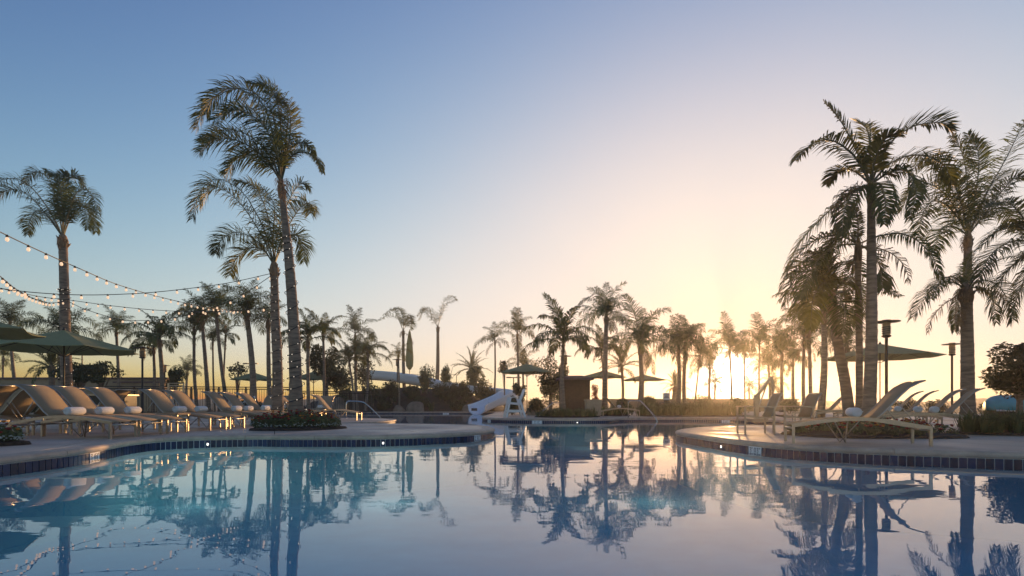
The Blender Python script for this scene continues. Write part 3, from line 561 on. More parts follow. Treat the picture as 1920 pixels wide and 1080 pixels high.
def bed(label, cx, cy, rx, ry, seed, h=.35, grass=0, flowers=0, leaf=0, white=0, name='flower_bed', cat='flower bed', tilt=0):
    r = random.Random(seed); t = thing(name, (cx, cy, 0), label, cat, rz=tilt)
    mb = MB(); N = 40; ang = [2*math.pi*i/N for i in range(N)]; k = [1+.06*math.sin(3*a+seed)+.05*math.sin(5*a) for a in ang]
    vs = [(rx*q*math.cos(a)*f, ry*q*math.sin(a)*f, z) for f, z in ((1, .004), (.97, .05), (.6, .10)) for a, q in zip(ang, k)]+[(0, 0, .12)]
    mb.add(vs, [(j*N+i, j*N+(i+1) % N, (j+1)*N+(i+1) % N, (j+1)*N+i) for j in range(2) for i in range(N)]+[(2*N+i, 2*N+(i+1) % N, 3*N) for i in range(N)]); mb.build('mulch', M['mulch'], t)
    def spot(f=.95):
        while True:
            x, y = r.uniform(-1, 1), r.uniform(-1, 1)
            if x*x+y*y < 1: return Vector((x*rx*f, y*ry*f, .06)), x*x+y*y
    if leaf:
        mb = MB()
        for _ in range(leaf//40): p, q = spot(.9); s = h*r.uniform(.35, .6)*(1.1-.5*q); leaf_cloud(mb, r, p+Vector((0, 0, s*.8)), (s*1.2, s*1.2, s), 40, .045, shell=.1)
        tag(mb.build('foliage', M['leaf_l' if seed % 2 else 'leaf'], t), kind='stuff')
    if grass:
        mb = MB()
        for _ in range(grass): p, q = spot(); blades(mb, r, p, 26, h*r.uniform(.7, 1.2), .5)
        tag(mb.build('strap_leaves', M['grassm'], t), kind='stuff')
    for nm, cnt, m, zz in (('red_flowers', flowers, 'red', 1), ('orange_flowers', flowers//3, 'orange', 1.05), ('white_flowers', white, 'petal_w', .35)):
        if not cnt: continue
        mb = MB()
        for _ in range(cnt):
            p, q = spot(.95)
            if nm[0] == 'w': e = r.uniform(0, 6.3); p = Vector((rx*math.cos(e)*r.uniform(.85, 1), ry*math.sin(e)*r.uniform(.85, 1), .04))
            p.z += h*zz*r.uniform(.6, 1.1)*(1-.4*q); s = (.035 if nm[0] != 'w' else .016)*r.uniform(.7, 1.3)
            mb.lathe([(s*.2, -s*.5), (s, 0), (s*.75, s*.4), (s*.2, s*.55)], 6, p)
        tag(mb.build(nm, M[m], t), kind='stuff')
    return t
bed('round bed of red and orange flowers around the tallest wrapped palm', -5.65, 14.0, 1.15, 1.15, 1, .42, leaf=4200, flowers=150, white=260)
bed('long bed of red flowers behind the near right lounger', 7.45, 11.2, 1.7, 1.35, 3, .30, leaf=4600, flowers=160)
bed('corner bed with orange and white flowers at the left edge', -8.7, 8.4, .95, .6, 5, .36, leaf=1500, flowers=40, white=200)
bed('wide bed of strap-leaved plants at the right edge', 12.3, 11.35, 2.75, .8, 6, .5, grass=230, leaf=1600, name='grass_bed', cat='plant bed')
bed('low bed in front of the brown hut', 2.6, 25.9, 1.5, .8, 7, .45, grass=60, leaf=1400, name='grass_bed', cat='plant bed')
bed('grassy bed glowing in the sun behind the far wall', 9.4, 28.2, 2.8, 1.3, 8, .75, grass=260, leaf=1200, name='grass_bed', cat='plant bed')
bed('low bed between the bin and the far side-on lounger', 5.3, 29.4, 1.2, .8, 9, .5, grass=60, leaf=1000, name='grass_bed', cat='plant bed')
bed('small bed behind the third group of left loungers', -8.9, 20.6, .9, .7, 11, .4, leaf=1400, flowers=40)
def spiky(label, px, d, h, z0, seed):
    r = random.Random(seed); b = G(px, d); b.z = z0; t = thing('spiky_plant', b, label, 'plant', 'spiky plants at the slope foot'); mb = MB(); blades(mb, r, (0, 0, 0), 46, h, .5, .035); mb.build('leaves', M['leaf_l'], t)
spiky('spiky pale plant left of the slide outlet', 912, 44.6, 1.1, 0, 1); spiky('spiky plant at the slope foot left of the small boulder', 808, 44.9, 1.0, 0, 2); spiky('spiky plant tucked under the slide curve', 950, 43, .7, 0, 3)
def boulder(label, px, d, wpx, hpx, seed):
    r = random.Random(seed); bm = bmesh.new(); bmesh.ops.create_icosphere(bm, subdivisions=3, radius=1); w2 = wpx*d/F/2; h = hpx*d/F
    fr = [Vector((r.uniform(-2, 2), r.uniform(-2, 2), r.uniform(-2, 2))) for _ in range(6)]
    for v in bm.verts:
        k = 1+sum(.07*math.sin(v.co.dot(f)*2+i) for i, f in enumerate(fr)); v.co = Vector((v.co.x*w2*k, v.co.y*w2*.8*k, max(-.15, v.co.z)*h*.9*k))
    me = bpy.data.meshes.new('boulder'); bm.to_mesh(me); bm.free(); me.materials.append(M['rock']); o = link('boulder', me); o.location = G(px, d); tag(o, label, 'boulder', 'boulders at the foot of the slope')
boulder('tall tan boulder behind the side-on lounger', 636, 45.5, 34, 28, 1); boulder('pale rounded boulder at the middle foot of the slope', 780, 45, 34, 21, 2); boulder('small boulder left of the slide outlet', 877, 45, 22, 15, 3); boulder('small dark boulder below the slope lamp', 748, 45.2, 24, 12, 4); boulder('boulder behind the lifeguard chair', 1000, 30, 26, 18, 5)
# ------------------------------------------------------------------ furniture
LG = 'sling loungers around the pool'
def sling_mesh(pts, hw, th=.012, nm='sling'):
    mb = MB(); k = len(pts); pts = [Vector(p) for p in pts]; vs = []
    for i, p in enumerate(pts):
        t = (pts[min(i+1, k-1)]-pts[max(i-1, 0)]).normalized(); nn = Vector((-t.z, 0, t.x))
        for y, sg in ((-hw, 0), (0, -.012), (hw, 0)): vs += [p+Vector((0, y, sg)), p+Vector((0, y, sg))-nn*th]
    fs = []
    for i in range(k-1):
        a, b = i*6, (i+1)*6
        fs += [(a, b, b+2, a+2), (a+2, b+2, b+4, a+4), (a+1, a+3, b+3, b+1), (a+3, a+5, b+5, b+3), (a, a+1, b+1, b), (a+4, b+4, b+5, a+5)]
    fs += [(0, 2, 3, 1), (2, 4, 5, 3), ((k-1)*6, (k-1)*6+1, (k-1)*6+3, (k-1)*6+2), ((k-1)*6+2, (k-1)*6+3, (k-1)*6+5, (k-1)*6+4)]
    mb.add(vs, fs); return mb.mesh(nm, M['sling'], True)
def rz(x): return .30+.125*math.sin(math.pi*min(1, max(0, x/1.95)))**1.1-.02*x/1.95
def bar(mb, pts, w, h):
    pts = [Vector(p) for p in pts]
    for i in range(len(pts)-1): pass
    k = len(pts); vs = []
    for i, p in enumerate(pts):
        t = (pts[min(i+1, k-1)]-pts[max(i-1, 0)]).normalized(); s = Vector((0, 1, 0)); u = t.cross(s).normalized()
        s = u.cross(t).normalized()
        vs += [p+s*w+u*h, p-s*w+u*h, p-s*w-u*h, p+s*w-u*h]
    mb.add(vs, [(i*4+j, i*4+(j+1) % 4, (i+1)*4+(j+1) % 4, (i+1)*4+j) for i in range(k-1) for j in range(4)]+[(3, 2, 1, 0), tuple((k-1)*4+j for j in range(4))])
LM = {}
mb = MB(); bar(mb, [(x*1.95/12, 0, rz(x*1.95/12)) for x in range(13)], .016, .028); LM['side_rail'] = mb.mesh('side_rail', M['metal'])
mb = MB(); mb.box((0, 0, 0), (.019, .019, .15)); LM['leg'] = mb.mesh('leg', M['metal'])
mb = MB(); mb.tube([(0, -.31, 0), (0, .31, 0)], .019, 8); LM['foot_bar'] = mb.mesh('foot_bar', M['metal'], True)
LM['seat_sling'] = sling_mesh([(.04+x*1.22/8, 0, rz(.04+x*1.22/8)+.022) for x in range(9)], .315)
BK = [(1.20, .425), (1.30, .52), (1.42, .66), (1.54, .81), (1.66, .93), (1.78, 1.0), (1.86, 1.03)]
LM['back_sling'] = sling_mesh([(x, 0, z) for x, z in BK], .315)
mb = MB()
for y in (-.325, .325): mb.tube([(x, y, z-.01) for x, z in BK], .014, 6)
for i in (0, 6): mb.tube([(BK[i][0], -.325, BK[i][1]-.012), (BK[i][0], .325, BK[i][1]-.012)], .013, 6)
LM['back_frame'] = mb.mesh('back_frame', M['metal'], True)
mb = MB(); mb.tube([(1.48, 0, .70), (1.72, 0, .345)], .008, 6); LM['strut'] = mb.mesh('strut', M['metal'], True)
mb = MB(); mb.tube([(.62, -.30, .39), (.86, 0, .02), (.98, .30, .39)], .011, 6); mb.tube([(.98, -.30, .39), (.78, 0, .02), (.62, .30, .39)], .011, 6); LM['centre_brace'] = mb.mesh('centre_brace', M['metal'], True)
def lounger(x, y, rz_, label):
    t = thing('lounger', (x, y, 0), label, 'lounger', LG, rz_)
    for s in (-1, 1):
        o = link('side_rail', LM['side_rail'], t); o.location.y = s*.335
        for lx in (.02, 1.93): o = link('leg', LM['leg'], t); o.location = (lx, s*.335, .15-(.0 if lx < 1 else .012))
        o = link('strut', LM['strut'], t); o.location.y = s*.345
    o = link('foot_bar', LM['foot_bar'], t); o.location = (.02, 0, .255)
    o = link('foot_bar', LM['foot_bar'], t); o.location = (1.93, 0, .25)
    for nm in ('seat_sling', 'back_sling', 'back_frame', 'centre_brace'): link(nm, LM[nm], t)
    return t
mb = MB(); rr = .075; N = 30; L2 = .19; vs = []
prof = [(rr*(1-.55*i/(N-1)+.0)*math.cos(i*.62), rr*(1-.55*i/(N-1))*math.sin(i*.62)) for i in range(N)]
mb.lathe([(.02, -L2+.012), (.05, -L2+.004), (.068, -L2), (.078, -L2+.02), (.080, 0), (.078, L2-.02), (.068, L2), (.05, L2-.004), (.02, L2-.012)], 18)
for s in (-1, 1):
    mb.tube([(q[0]*.82, q[1]*.82, s*(L2-.004)) for q in prof], .0075, 5)
mb.tube([(.079, .012, -L2+.01), (.083, .012, 0), (.079, .012, L2-.01)], .009, 5)
TW = mb.mesh('rolled_towel', M['towel'], True)
def towel(lg, label, lx=1.03):
    o = link('rolled_towel', TW); a = lg.rotation_euler.z; c = math.cos(a); s = math.sin(a)
    o.location = (lg.location.x+c*lx, lg.location.y+s*lx, rz(lx)+.104); o.rotation_euler = Euler((R(90), 0, a)); tag(o, label, 'towel', 'white rolled towels on the loungers')
ORD = ['first', 'second', 'third', 'fourth', 'fifth', 'sixth', 'seventh', 'eighth']
for i, d in enumerate((10.35, 11.13, 12.0, 13.55, 14.35, 16.0, 16.8, 17.6)):
    x = -7.52+.07*max(0, i-2); lg = lounger(x, d, R(180)+R(rng.uniform(-3, 3)), ORD[i]+' lounger from the near end of the long left row')
    towel(lg, 'white rolled towel on the '+ORD[i]+' lounger of the long left row', 1.03+rng.uniform(-.07, .05))
for i, (d, x) in enumerate(((10.7, -10.75), (11.5, -10.75), (12.3, -10.75), (13.9, -10.7))):
    lg = lounger(x, d, 0, 'sun-orange lounger behind the left row, number '+ORD[i]+' counted from the near end')
    lg.location.x = x-1.2
lg = lounger(5.9-1.28-.02, 9.12, R(-17), 'near right lounger at the pool edge with raised back'); lg.location = (4.72, 9.12, 0); towel(lg, 'white rolled towel on the near right lounger at the pool edge', .98)
for i, (x, d) in enumerate(((10.35, 16.5), (10.1, 15.65), (9.65, 14.25), (9.37, 13.4))):
    lg = lounger(x, d, R(-31+rng.uniform(-2, 2)), ORD[3-i]+' of four loungers in the right row, counted from the camera'); towel(lg, 'white towel on the '+ORD[3-i]+' lounger of the right row, counted from the camera', 1.0+rng.uniform(-.05, .06))
for i, (px, d) in enumerate(((1487, 20.4), (1527, 19.6), (1566, 18.9))):
    lg = lounger((px-960)*d/F, d, R(-20), ORD[i]+' from left of three far loungers behind the right palm clump')
    if i: towel(lg, 'white towel on the '+ORD[i]+' of the three far right loungers')
for i, (px, d) in enumerate(((478, 22.2), (506, 22.4), (588, 23.4))):
    lg = lounger((px-960)*d/F, d, R(90), ['left front-facing lounger behind the wrapped palms', 'right front-facing lounger behind the wrapped palms', 'front-facing lounger just left of the lone side-on lounger'][i]); towel(lg, ['towel on the left front-facing lounger behind the wrapped palms', 'towel on the right front-facing lounger behind the wrapped palms', 'towel on the front-facing lounger left of the lone side-on lounger'][i])
lounger((674-960)*.0215, 21.5, R(180), 'lone side-on lounger right of the wrapped palms, orange-lit back'); lounger((606-960)*.0212, 21.2, R(180), 'orange-backed lounger seen between the two wrapped trunks')
lg = lounger((1192-960)*.029, 28.4, R(180), 'far white-looking lounger beside the bin'); towel(lg, 'white towel on the far lounger beside the bin')
lounger((1292-960)*.034, 33, R(175), 'sunlit far lounger behind the white sign'); lounger((1345-960)*.034, 34, R(170), 'sunlit far lounger under the sun')
# patio chairs
def patio_chair(x, y, a, label):
    t = thing('patio_chair', (x, y, 0), label, 'chair', 'sling patio chairs on the right peninsula', a)
    for s in (-1, 1):
        for lx in (.03, .62):
            mb = MB(); mb.box((lx, s*.30, .29), (.016, .016, .29)); mb.build('leg', M['metal'], t)
        mb = MB(); bar(mb, [(0, s*.30, .60), (.3, s*.30, .605), (.66, s*.30, .585)], .022, .011); mb.build('arm_rest', M['metal'], t)
        mb = MB(); bar(mb, [(.03, s*.285, .40), (.35, s*.285, .36), (.62, s*.285, .36)], .012, .016); mb.build('seat_rail', M['metal'], t)
    link('seat_sling', sling_mesh([(.04, 0, .425), (.2, 0, .40), (.4, 0, .375), (.58, 0, .375)], .27), t)
    link('back_sling', sling_mesh([(.56, 0, .38), (.62, 0, .50), (.68, 0, .66), (.74, 0, .82), (.79, 0, .88)], .27), t)
    mb = MB()
    for s in (-1, 1): mb.tube([(.55, s*.285, .36), (.62, s*.285, .5), (.68, s*.285, .66), (.74, s*.285, .82), (.80, s*.285, .885)], .014, 6)
    mb.tube([(.80, -.285, .885), (.80, .285, .885)], .014, 6); mb.build('back_frame', M['metal'], t, True)
patio_chair(5.02, 11.75, R(-8), 'left patio chair with arms near the tip of the right peninsula'); patio_chair(5.85, 11.75, R(-5), 'right patio chair with arms behind the near right lounger')
def side_table(x, y, w, label, top='stucco', h=.42):
    t = thing('side_table', (x, y, 0), label, 'table', 'small side tables between loungers'); mb = MB(); mb.box((0, 0, h), (w/2, w/2, .022)); mb.build('tabletop', M[top], t)
    for a in (-1, 1):
        for b in (-1, 1): mb = MB(); mb.box((a*w*.42, b*w*.42, (h-.022)/2), (.014, .014, (h-.022)/2)); mb.build('leg', M['metal'], t)
side_table(-8.1, 12.78, .5, 'low table in the gap between third and fourth left loungers'); side_table(-8.0, 15.15, .45, 'low table in the gap between fifth and sixth left loungers'); side_table(-12.2, 15.6, .7, 'metal table behind the third left lounger', 'metal', .6)
# umbrellas
UG = 'green market umbrellas'
def umbrella(x, y, rad, rim, apex, label, a0=0, pole=True, n=8, tilt=None):
    t = thing('umbrella', (x, y, 0), label, 'umbrella', UG)
    if tilt: t.rotation_euler = tilt
    mb = MB(); mb.tube([(0, 0, .05), (0, 0, apex-.04)], .024, 10); mb.build('pole', M['bronze'], t, True)
    mb = MB(); mb.lathe([(.30, 0), (.30, .05), (.08, .09), (.05, .22)], 16); mb.build('base', M['bronze'], t, True)
    mb = MB(); vs = []; rows = 6
    for j in range(rows+1):
        f = j/rows
        for i in range(n*4):
            an = a0+2*math.pi*i/(n*4); q = (i % 4)/4; dip = math.sin(math.pi*q); cr = math.cos(math.pi/n)/math.cos((q-.5)*2*math.pi/n) if True else 1
            r = rad*f*cr*(1-.035*dip*f); z = apex-(apex-rim)*(f**.92)-.05*dip*f
            vs.append((r*math.cos(an), r*math.sin(an), z))
    m = n*4; fs = [(j*m+i, j*m+(i+1) % m, (j+1)*m+(i+1) % m, (j+1)*m+i) for j in range(rows) for i in range(m)]
    o = len(vs); vs += [(v[0], v[1], v[2]-.012) for v in vs]; fs += [tuple(q+o for q in f[::-1]) for f in fs]
    fs += [(rows*m+i, rows*m+(i+1) % m, o+rows*m+(i+1) % m, o+rows*m+i) for i in range(m)]
    mb.add(vs, fs); mb.build('canopy', M['canvas'], t, False)
    me = None
    for i in range(n):
        an = a0+2*math.pi*i/n; c, s = math.cos(an), math.sin(an)
        mb = MB(); mb.tube([(c*.03, s*.03, apex-.06), (c*rad*.5, s*rad*.5, apex-(apex-rim)*.53-.03), (c*rad*.985, s*rad*.985, rim-.02)], .011, 5); mb.tube([(c*.03, s*.03, rim-.25), (c*rad*.5, s*rad*.5, apex-(apex-rim)*.53-.035)], .009, 5); mb.build('rib', M['bronze'], t)
    mb = MB(); mb.lathe([(.03, apex-.03), (.055, apex+.01), (.03, apex+.05), (.012, apex+.09)], 10); mb.build('finial', M['bronze'], t, True)
    return t
umbrella((120-960)*.0185, 18.5, 2.25, 2.55, 3.22, 'green umbrella in front of the tall far-left palm', R(8))
umbrella(-13.4, 11.9, 2.3, 2.38, 3.0, 'dark cropped umbrella at the left edge, nearest of all', R(6))
umbrella((475-960)*.036, 36, 1.5, 2.3, 2.8, 'small green umbrella left of the wrapped palms', .2)
umbrella((588-960)*.034, 34, 1.5, 2.25, 2.72, 'green umbrella right behind the tallest wrapped palm', .1)
umbrella((988-960)*.033, 33, 1.7, 2.6, 3.15, 'green umbrella in the centre behind the lifeguard chair', .25)
umbrella((1132-960)*.042, 42, 1.9, 2.75, 3.3, 'left of the two far umbrellas right of the hut', .1)
umbrella((1207-960)*.046, 46, 1.95, 2.7, 3.2, 'right of the two far umbrellas right of the hut', .3)
umbrella((1650-960)*.023, 23, 2.25, 2.68, 3.25, 'large green umbrella behind the tallest right palm', R(10))
t = thing('folded_umbrella', (P(768, 700, 57).x, 57, hz(P(768, 700, 57).x, 57)), 'folded green umbrella standing on the slide hill', 'umbrella', UG); z0 = t.location.z
mb = MB(); mb.tube([(0, 0, 0), (0, 0, 8.6-z0)], .04, 8); mb.build('pole', M['bronze'], t)
mb = MB(); mb.lathe([(.14, 4.3-z0), (.38, 4.7-z0), (.42, 5.6-z0), (.30, 7.2-z0), (.1, 8.4-z0)], 9); mb.build('folded_canopy', M['canvas'], t)
# ------------------------------------------------------------------ lamps
def lamp(px, d, ytop, label, z0=0, s=1.0):
    H = HC+(YH-ytop)*d/F-z0; b = G(px, d); b.z = z0; t = thing('lamp_post', b, label, 'lamp', 'bronze post lamps with flat disc tops')
    mb = MB(); mb.lathe([(.11, 0), (.11, .04), (.05, .08), (.048, H-.62*s)], 12); mb.build('post', M['bronze'], t, True)
    mb = MB(); mb.lathe([(.09*s, H-.62*s), (.15*s, H-.58*s), (.15*s, H-.55*s), (.10*s, H-.53*s)], 16); mb.build('collar', M['bronze'], t, True)
    mb = MB(); mb.lathe([(.115*s, H-.53*s), (.125*s, H-.3*s), (.125*s, H-.08*s)], 16); mb.build('glass', M['glassm'], t, True)
    for k in range(4): mb = MB(); zz = H-(.47-.07*k)*s; mb.lathe([(.128*s, zz-.012*s), (.142*s, zz-.012*s), (.142*s, zz+.012*s), (.128*s, zz+.012*s)], 16); mb.build('louvre', M['bronze'], t)
    mb = MB(); mb.lathe([(.10*s, H-.1*s), (.42*s, H-.075*s), (.42*s, H-.055*s), (.14*s, H-.03*s), (.13*s, H), (.05*s, H+.01*s)], 24); mb.build('disc_cap', M['bronze'], t)
lamp(1662, 18.8, 600, 'lamp post beside the tallest right palm, the largest lamp'); lamp(1785, 26, 643, 'lamp post between right umbrella and the shaggy right palm'); lamp(267, 28, 650, 'dark lamp post left of the broad dark palm'); lamp(309, 44, 684, 'small lamp post behind the fence right of the broad dark palm')
lamp(745, 47.5, 673, 'lamp post on the slope in front of the slide', z0=.6); lamp(1060, 36, 666, 'lamp post mostly hidden behind the palm beside the hut'); lamp(1543, 56, 706, 'far small lamp left of the leaning palm')
def area_light(px, d, ytop, label):
    H = HC+(YH-ytop)*d/F; t = thing('parking_light', G(px, d), label, 'lamp', 'far twin-head parking lights'); mb = MB(); mb.tube([(0, 0, 0), (0, 0, H)], [.10, .06], 8); mb.build('pole', M['bronze'], t)
    mb = MB(); mb.box((0, 0, H), (.5, .06, .05)); mb.build('crossarm', M['bronze'], t)
    for s in (-1, 1): mb = MB(); mb.box((s*.55, 0, H+.02), (.26, .18, .06)); mb.build('lamp_head', M['bronze'], t)
area_light(154, 60, 655, 'far twin-head light right of the left umbrella pole'); area_light(470, 62, 682, 'far twin-head light left of the thick-trunked palm'); area_light(963, 60, 708, 'far twin-head light left of the centre umbrella')
# ------------------------------------------------------------------ string lights
bm_b = MB(); bm_b.lathe([(.010, .0), (.026, -.025), (.033, -.05), (.026, -.078), (.008, -.09)], 10); BULB = bm_b.mesh('bulb', M['bulb'], True)
bm_b = MB(); bm_b.lathe([(.012, .045), (.022, .03), (.024, -.002), (.016, -.006)], 8); SOCK = bm_b.mesh('socket', M['wire'], True)
def strand(cps, label, gap=.62):
    pts = spline([P(*c) for c in cps], 60); o = pts[0].copy(); t = thing('string_lights', o, label, 'string lights', 'festoon light strings between the left palms')
    mb = MB(); mb.tube([p-o for p in pts], .011, 5); mb.build('cable', M['wire'], t)
    acc = gap*.5
    for a, b in zip(pts, pts[1:]):
        L = (b-a).length
        while acc < L:
            p = a.lerp(b, acc/L)-o; q = link('socket', SOCK, t); q.location = p-Vector((0, 0, .03)); q2 = link('bulb', BULB, q); q2.location = (0, 0, 0); acc += gap
        acc -= L
strand([(-60, 405, 9.5), (52, 460, 11), (148, 503, 13), (228, 536, 15.5), (325, 563, 19), (400, 578, 23), (455, 583, 27.5)], 'string of bulbs sloping down steeply from the upper left edge')
strand([(-40, 535, 13), (60, 548, 14), (158, 553, 15), (260, 550, 16), (345, 542, 17), (430, 530, 17.8), (512, 512, 18.4)], 'upper nearly level string of bulbs ending at the shorter wrapped palm')
strand([(-50, 480, 10), (0, 518, 12), (30, 542, 14), (64, 560, 16.5), (95, 568, 19), (124, 564, 20.8)], 'string with tightly spaced bulbs curving in to the far-left palm')
strand([(-30, 532, 15), (20, 545, 17), (80, 557, 19), (126, 562, 20.7), (207, 573, 20.3), (287, 581, 20), (357, 584, 19.5), (430, 583, 19), (508, 576, 18.6)], 'lower level string of bulbs between far-left palm and wrapped pair')
strand([(126, 564, 20.8), (160, 580, 20.6), (217, 597, 20.3), (260, 601, 20), (323, 596, 19.6), (400, 576, 19.2), (455, 552, 18.8), (510, 516, 18.5)], 'most sagging string of bulbs between far-left palm and wrapped pair')
def fairy(px_pts, d, r0, r1, turns, label, seed):
    r = random.Random(seed); pts = spline([P(x, y, d) for x, y in px_pts], 40); o = pts[0].copy(); t = thing('fairy_lights', o, label, 'fairy lights', 'fairy lights wound round trunks'); N = turns*14; cv = []
    for i in range(N+1):
        f = i/N; a = f*(len(pts)-1); j = min(int(a), len(pts)-2); p = pts[j].lerp(pts[j+1], a-j)-o; rad = (r0+(r1-r0)*f)*1.06+.014; an = 2*math.pi*turns*f+math.sin(f*40)*.2; cv.append(p+Vector((math.cos(an)*rad, math.sin(an)*rad, .04*math.sin(an*1.0))))
    mb = MB(); mb.tube(cv, .010, 4); mb.build('cable', M['wire'], t); mb = MB()
    for i in range(2, N, 3):
        p = cv[i]; nn = Vector((p.x, p.y, 0)); mb.lathe([(.002, -.010), (.009, -.004), (.009, .004), (.002, .010)], 5, p+(cv[i]-(pts[min(39, int(i/N*39))]-o)).normalized()*.016)
    tag(mb.build('tiny_bulbs', M['tiny'], t), kind='stuff')
fairy([(556, 792), (554, 700), (552, 640), (543, 500), (537, 440)], 14.2, .22, .10, 16, 'fairy lights wound round the tallest wrapped palm', 1)
fairy([(521, 780), (520, 680), (516, 590), (514, 520)], 18.5, .20, .13, 14, 'fairy lights wound round the shorter wrapped palm', 2)
fairy([(127, 770), (124, 680), (121, 560), (120, 540)], 21, .21, .17, 15, 'fairy lights wound round the far-left palm', 3)
# ------------------------------------------------------------------ slide
path = spline([(-15.2, 57.5, 3.3), (-12.6, 56, 3.05), (-9.6, 54.2, 2.55), (-6.5, 52.5, 2.05), (-3.6, 51.3, 1.65), (-1.0, 49.6, 1.3), (.0, 47.3, 1.0), (-.5, 45.2, .72), (-1.6, 43.7, .35), (-2.5, 42.3, -.05), (-2.75, 41.3, -.16)], 60)
t = thing('water_slide', (-2.75, 41.3, -.2), 'white curving water slide coming down the planted slope into the pool', 'water slide'); o = t.location.copy()
mb = MB(); prof = []
K = 13
for i in range(K): a = math.pi*(i/(K-1)); prof.append((-.62*math.cos(a)*(1.0), .62-.62*math.sin(a)**.8 if 0 < i < K-1 else .62))
prof = [(-.66, .74)]+prof+[(.66, .74)]; prof2 = prof+[(u*1.07+(.02 if u > 0 else -.02), z-.06 if abs(u) < .6 else z) for u, z in prof[::-1]]
k = len(prof2); vs = []
for i, p in enumerate(path):
    tv = (path[min(i+1, 59)]-path[max(i-1, 0)]); tv.z = 0; tv.normalize(); s = Vector((tv.y, -tv.x, 0)); hi = (1.0+.35*math.exp(-((i-40)/5)**2))*(1.3 if i < 12 else 1.3-.3*min(1, (i-12)/5))
    vs += [p-o+s*u+Vector((0, 0, z*hi)) for u, z in prof2]
mb.add(vs, [(i*k+j, i*k+(j+1) % k, (i+1)*k+(j+1) % k, (i+1)*k+j) for i in range(59) for j in range(k)]+[tuple(range(k))[::-1], tuple(59*k+j for j in range(k))]); mb.build('flume', M['slide'], t, True)
mb = MB(); mb.box((-.12, -.74, .42), (.22, .012, .10)); mb.build('vent_plate', M['black'], t)
for i in (6, 16, 26, 34):
    p = path[i]; z = hz(p.x, p.y); mb = MB(); mb.tube([(p.x-o.x, p.y-o.y, z-.3-o.z), (p.x-o.x, p.y-o.y, p.z-o.z)], .12, 10); mb.build('support_post', M['stucco'], t)
def railing(label, a, b, z, h, nb, name='railing', pick=0, mm='bronze', zb=None):
    a = Vector(a); b = Vector(b); t = thing(name, (a.x, a.y, z), label, 'railing' if not pick else 'fence'); dv = b-a; L = dv.length; u = dv.normalized(); an = math.atan2(u.y, u.x)
    rot = Matrix.Rotation(an, 3, 'Z'); dz = (zb if zb is not None else z)-z
    for f in ((1.0, .93, .12) if pick else (1.0, .55)):
        mb = MB(); mb.tube([(0, 0, h*f), (dv.x, dv.y, h*f+dz)], .026, 6); mb.build('rail', M[mm], t)
    mb = MB(); mb.box((0, 0, h/2), (.035, .035, h/2)); pm = mb.mesh('post', M[mm])
    for i in range(nb+1): o = link('post', pm, t); o.location = (dv.x*i/nb, dv.y*i/nb, dz*i/nb); o.rotation_euler.z = an
    if pick:
        mb = MB(); mb.box((0, 0, h*.53), (.009, .009, h*.40)); pm = mb.mesh('picket', M[mm]); n = min(140, int(L/.13))
        for i in range(n): f = (i+.5)/n; o = link('picket', pm, t); o.location = (dv.x*f, dv.y*f, dz*f); o.rotation_euler.z = an
railing('dark metal picket fence behind the long left row', (-22.5, 29.5), (-12.6, 31.5), 0, 1.62, 7, 'picket_fence', 1)
railing('dark metal picket fence continuing behind the wrapped palms', (-12.5, 31.6), (-8.8, 33.5), 0, 1.4, 3, 'picket_fence', 1)
railing('brown fence gate frame beside the first left lamp', (-18.3, 28.4), (-17.6, 28.6), 0, 1.75, 1, 'picket_fence', 1, 'metal')
railing('platform railing above the flume on the slope', (-12.4, 58.5), (-6.2, 59.5), 2.0, 1.9, 5, zb=2.0, mm='metal'); railing('stair railing beyond the slide curve', (-3.0, 58), (1.0, 57), 0.2, 1.9, 3, mm='metal')
def handrail(label, px, d, pts, z0=0):
    t = thing('pool_handrail', (G(px, d).x, d, z0), label, 'handrail', 'steel pool handrails'); mb = MB(); mb.tube(spline(pts, 26), .024, 8); mb.build('rail_tube', M['steel'], t, True)
    mb = MB(); mb.lathe([(.05, .002), (.05, .02), (.028, .03)], 12, (pts[0][0], pts[0][1], 0)); mb.build('flange', M['steel'], t, True)
handrail('steel handrail at the back of the small tongue right of the lone lounger', 649, 24.5, [(0, 0, 0), (0, 0, .45), (.03, .03, .74), (.12, .15, .78), (.5, .5, .76), (.75, .75, .62), (1.3, 1.2, -.05), (1.35, 1.25, -.4)])
handrail('steel handrail entering the water on the island edge', 1178, 25.9, [(0, 0, 0), (0, 0, .5), (.02, 0, .74), (.12, 0, .8), (.45, -.2, .8), (.62, -.3, .7), (1.15, -.75, -.05), (1.2, -.8, -.5)])
handrail('sloping steel handrail left of the hut bed', 1005, 27, [(0, 0, 0), (.1, 0, .08), (.75, 0, .62), (.9, 0, .70), (1.2, 0, .70)])
handrail('left one of two steel handrails behind the eighth left lounger', 428, 25.5, [(0, 0, 0), (.0, 0, .5), (.12, .0, .62), (.5, 0, .84), (.9, 0, 1.02), (1.0, 0, 1.0), (1.0, 0, .0)]); handrail('right one of two steel handrails behind the eighth left lounger', 440, 24.6, [(0, 0, 0), (.0, 0, .4), (.1, .0, .5), (.5, 0, .78), (.85, 0, .95), (.93, 0, .93), (.93, 0, .0)])
handrail('low steel handrail loop behind the grassy sunlit bed', 1238, 30, [(0, 0, 0), (0, 0, .6), (.1, 0, .72), (.5, 0, .72), (.75, 0, .6), (.9, 0, 0)])
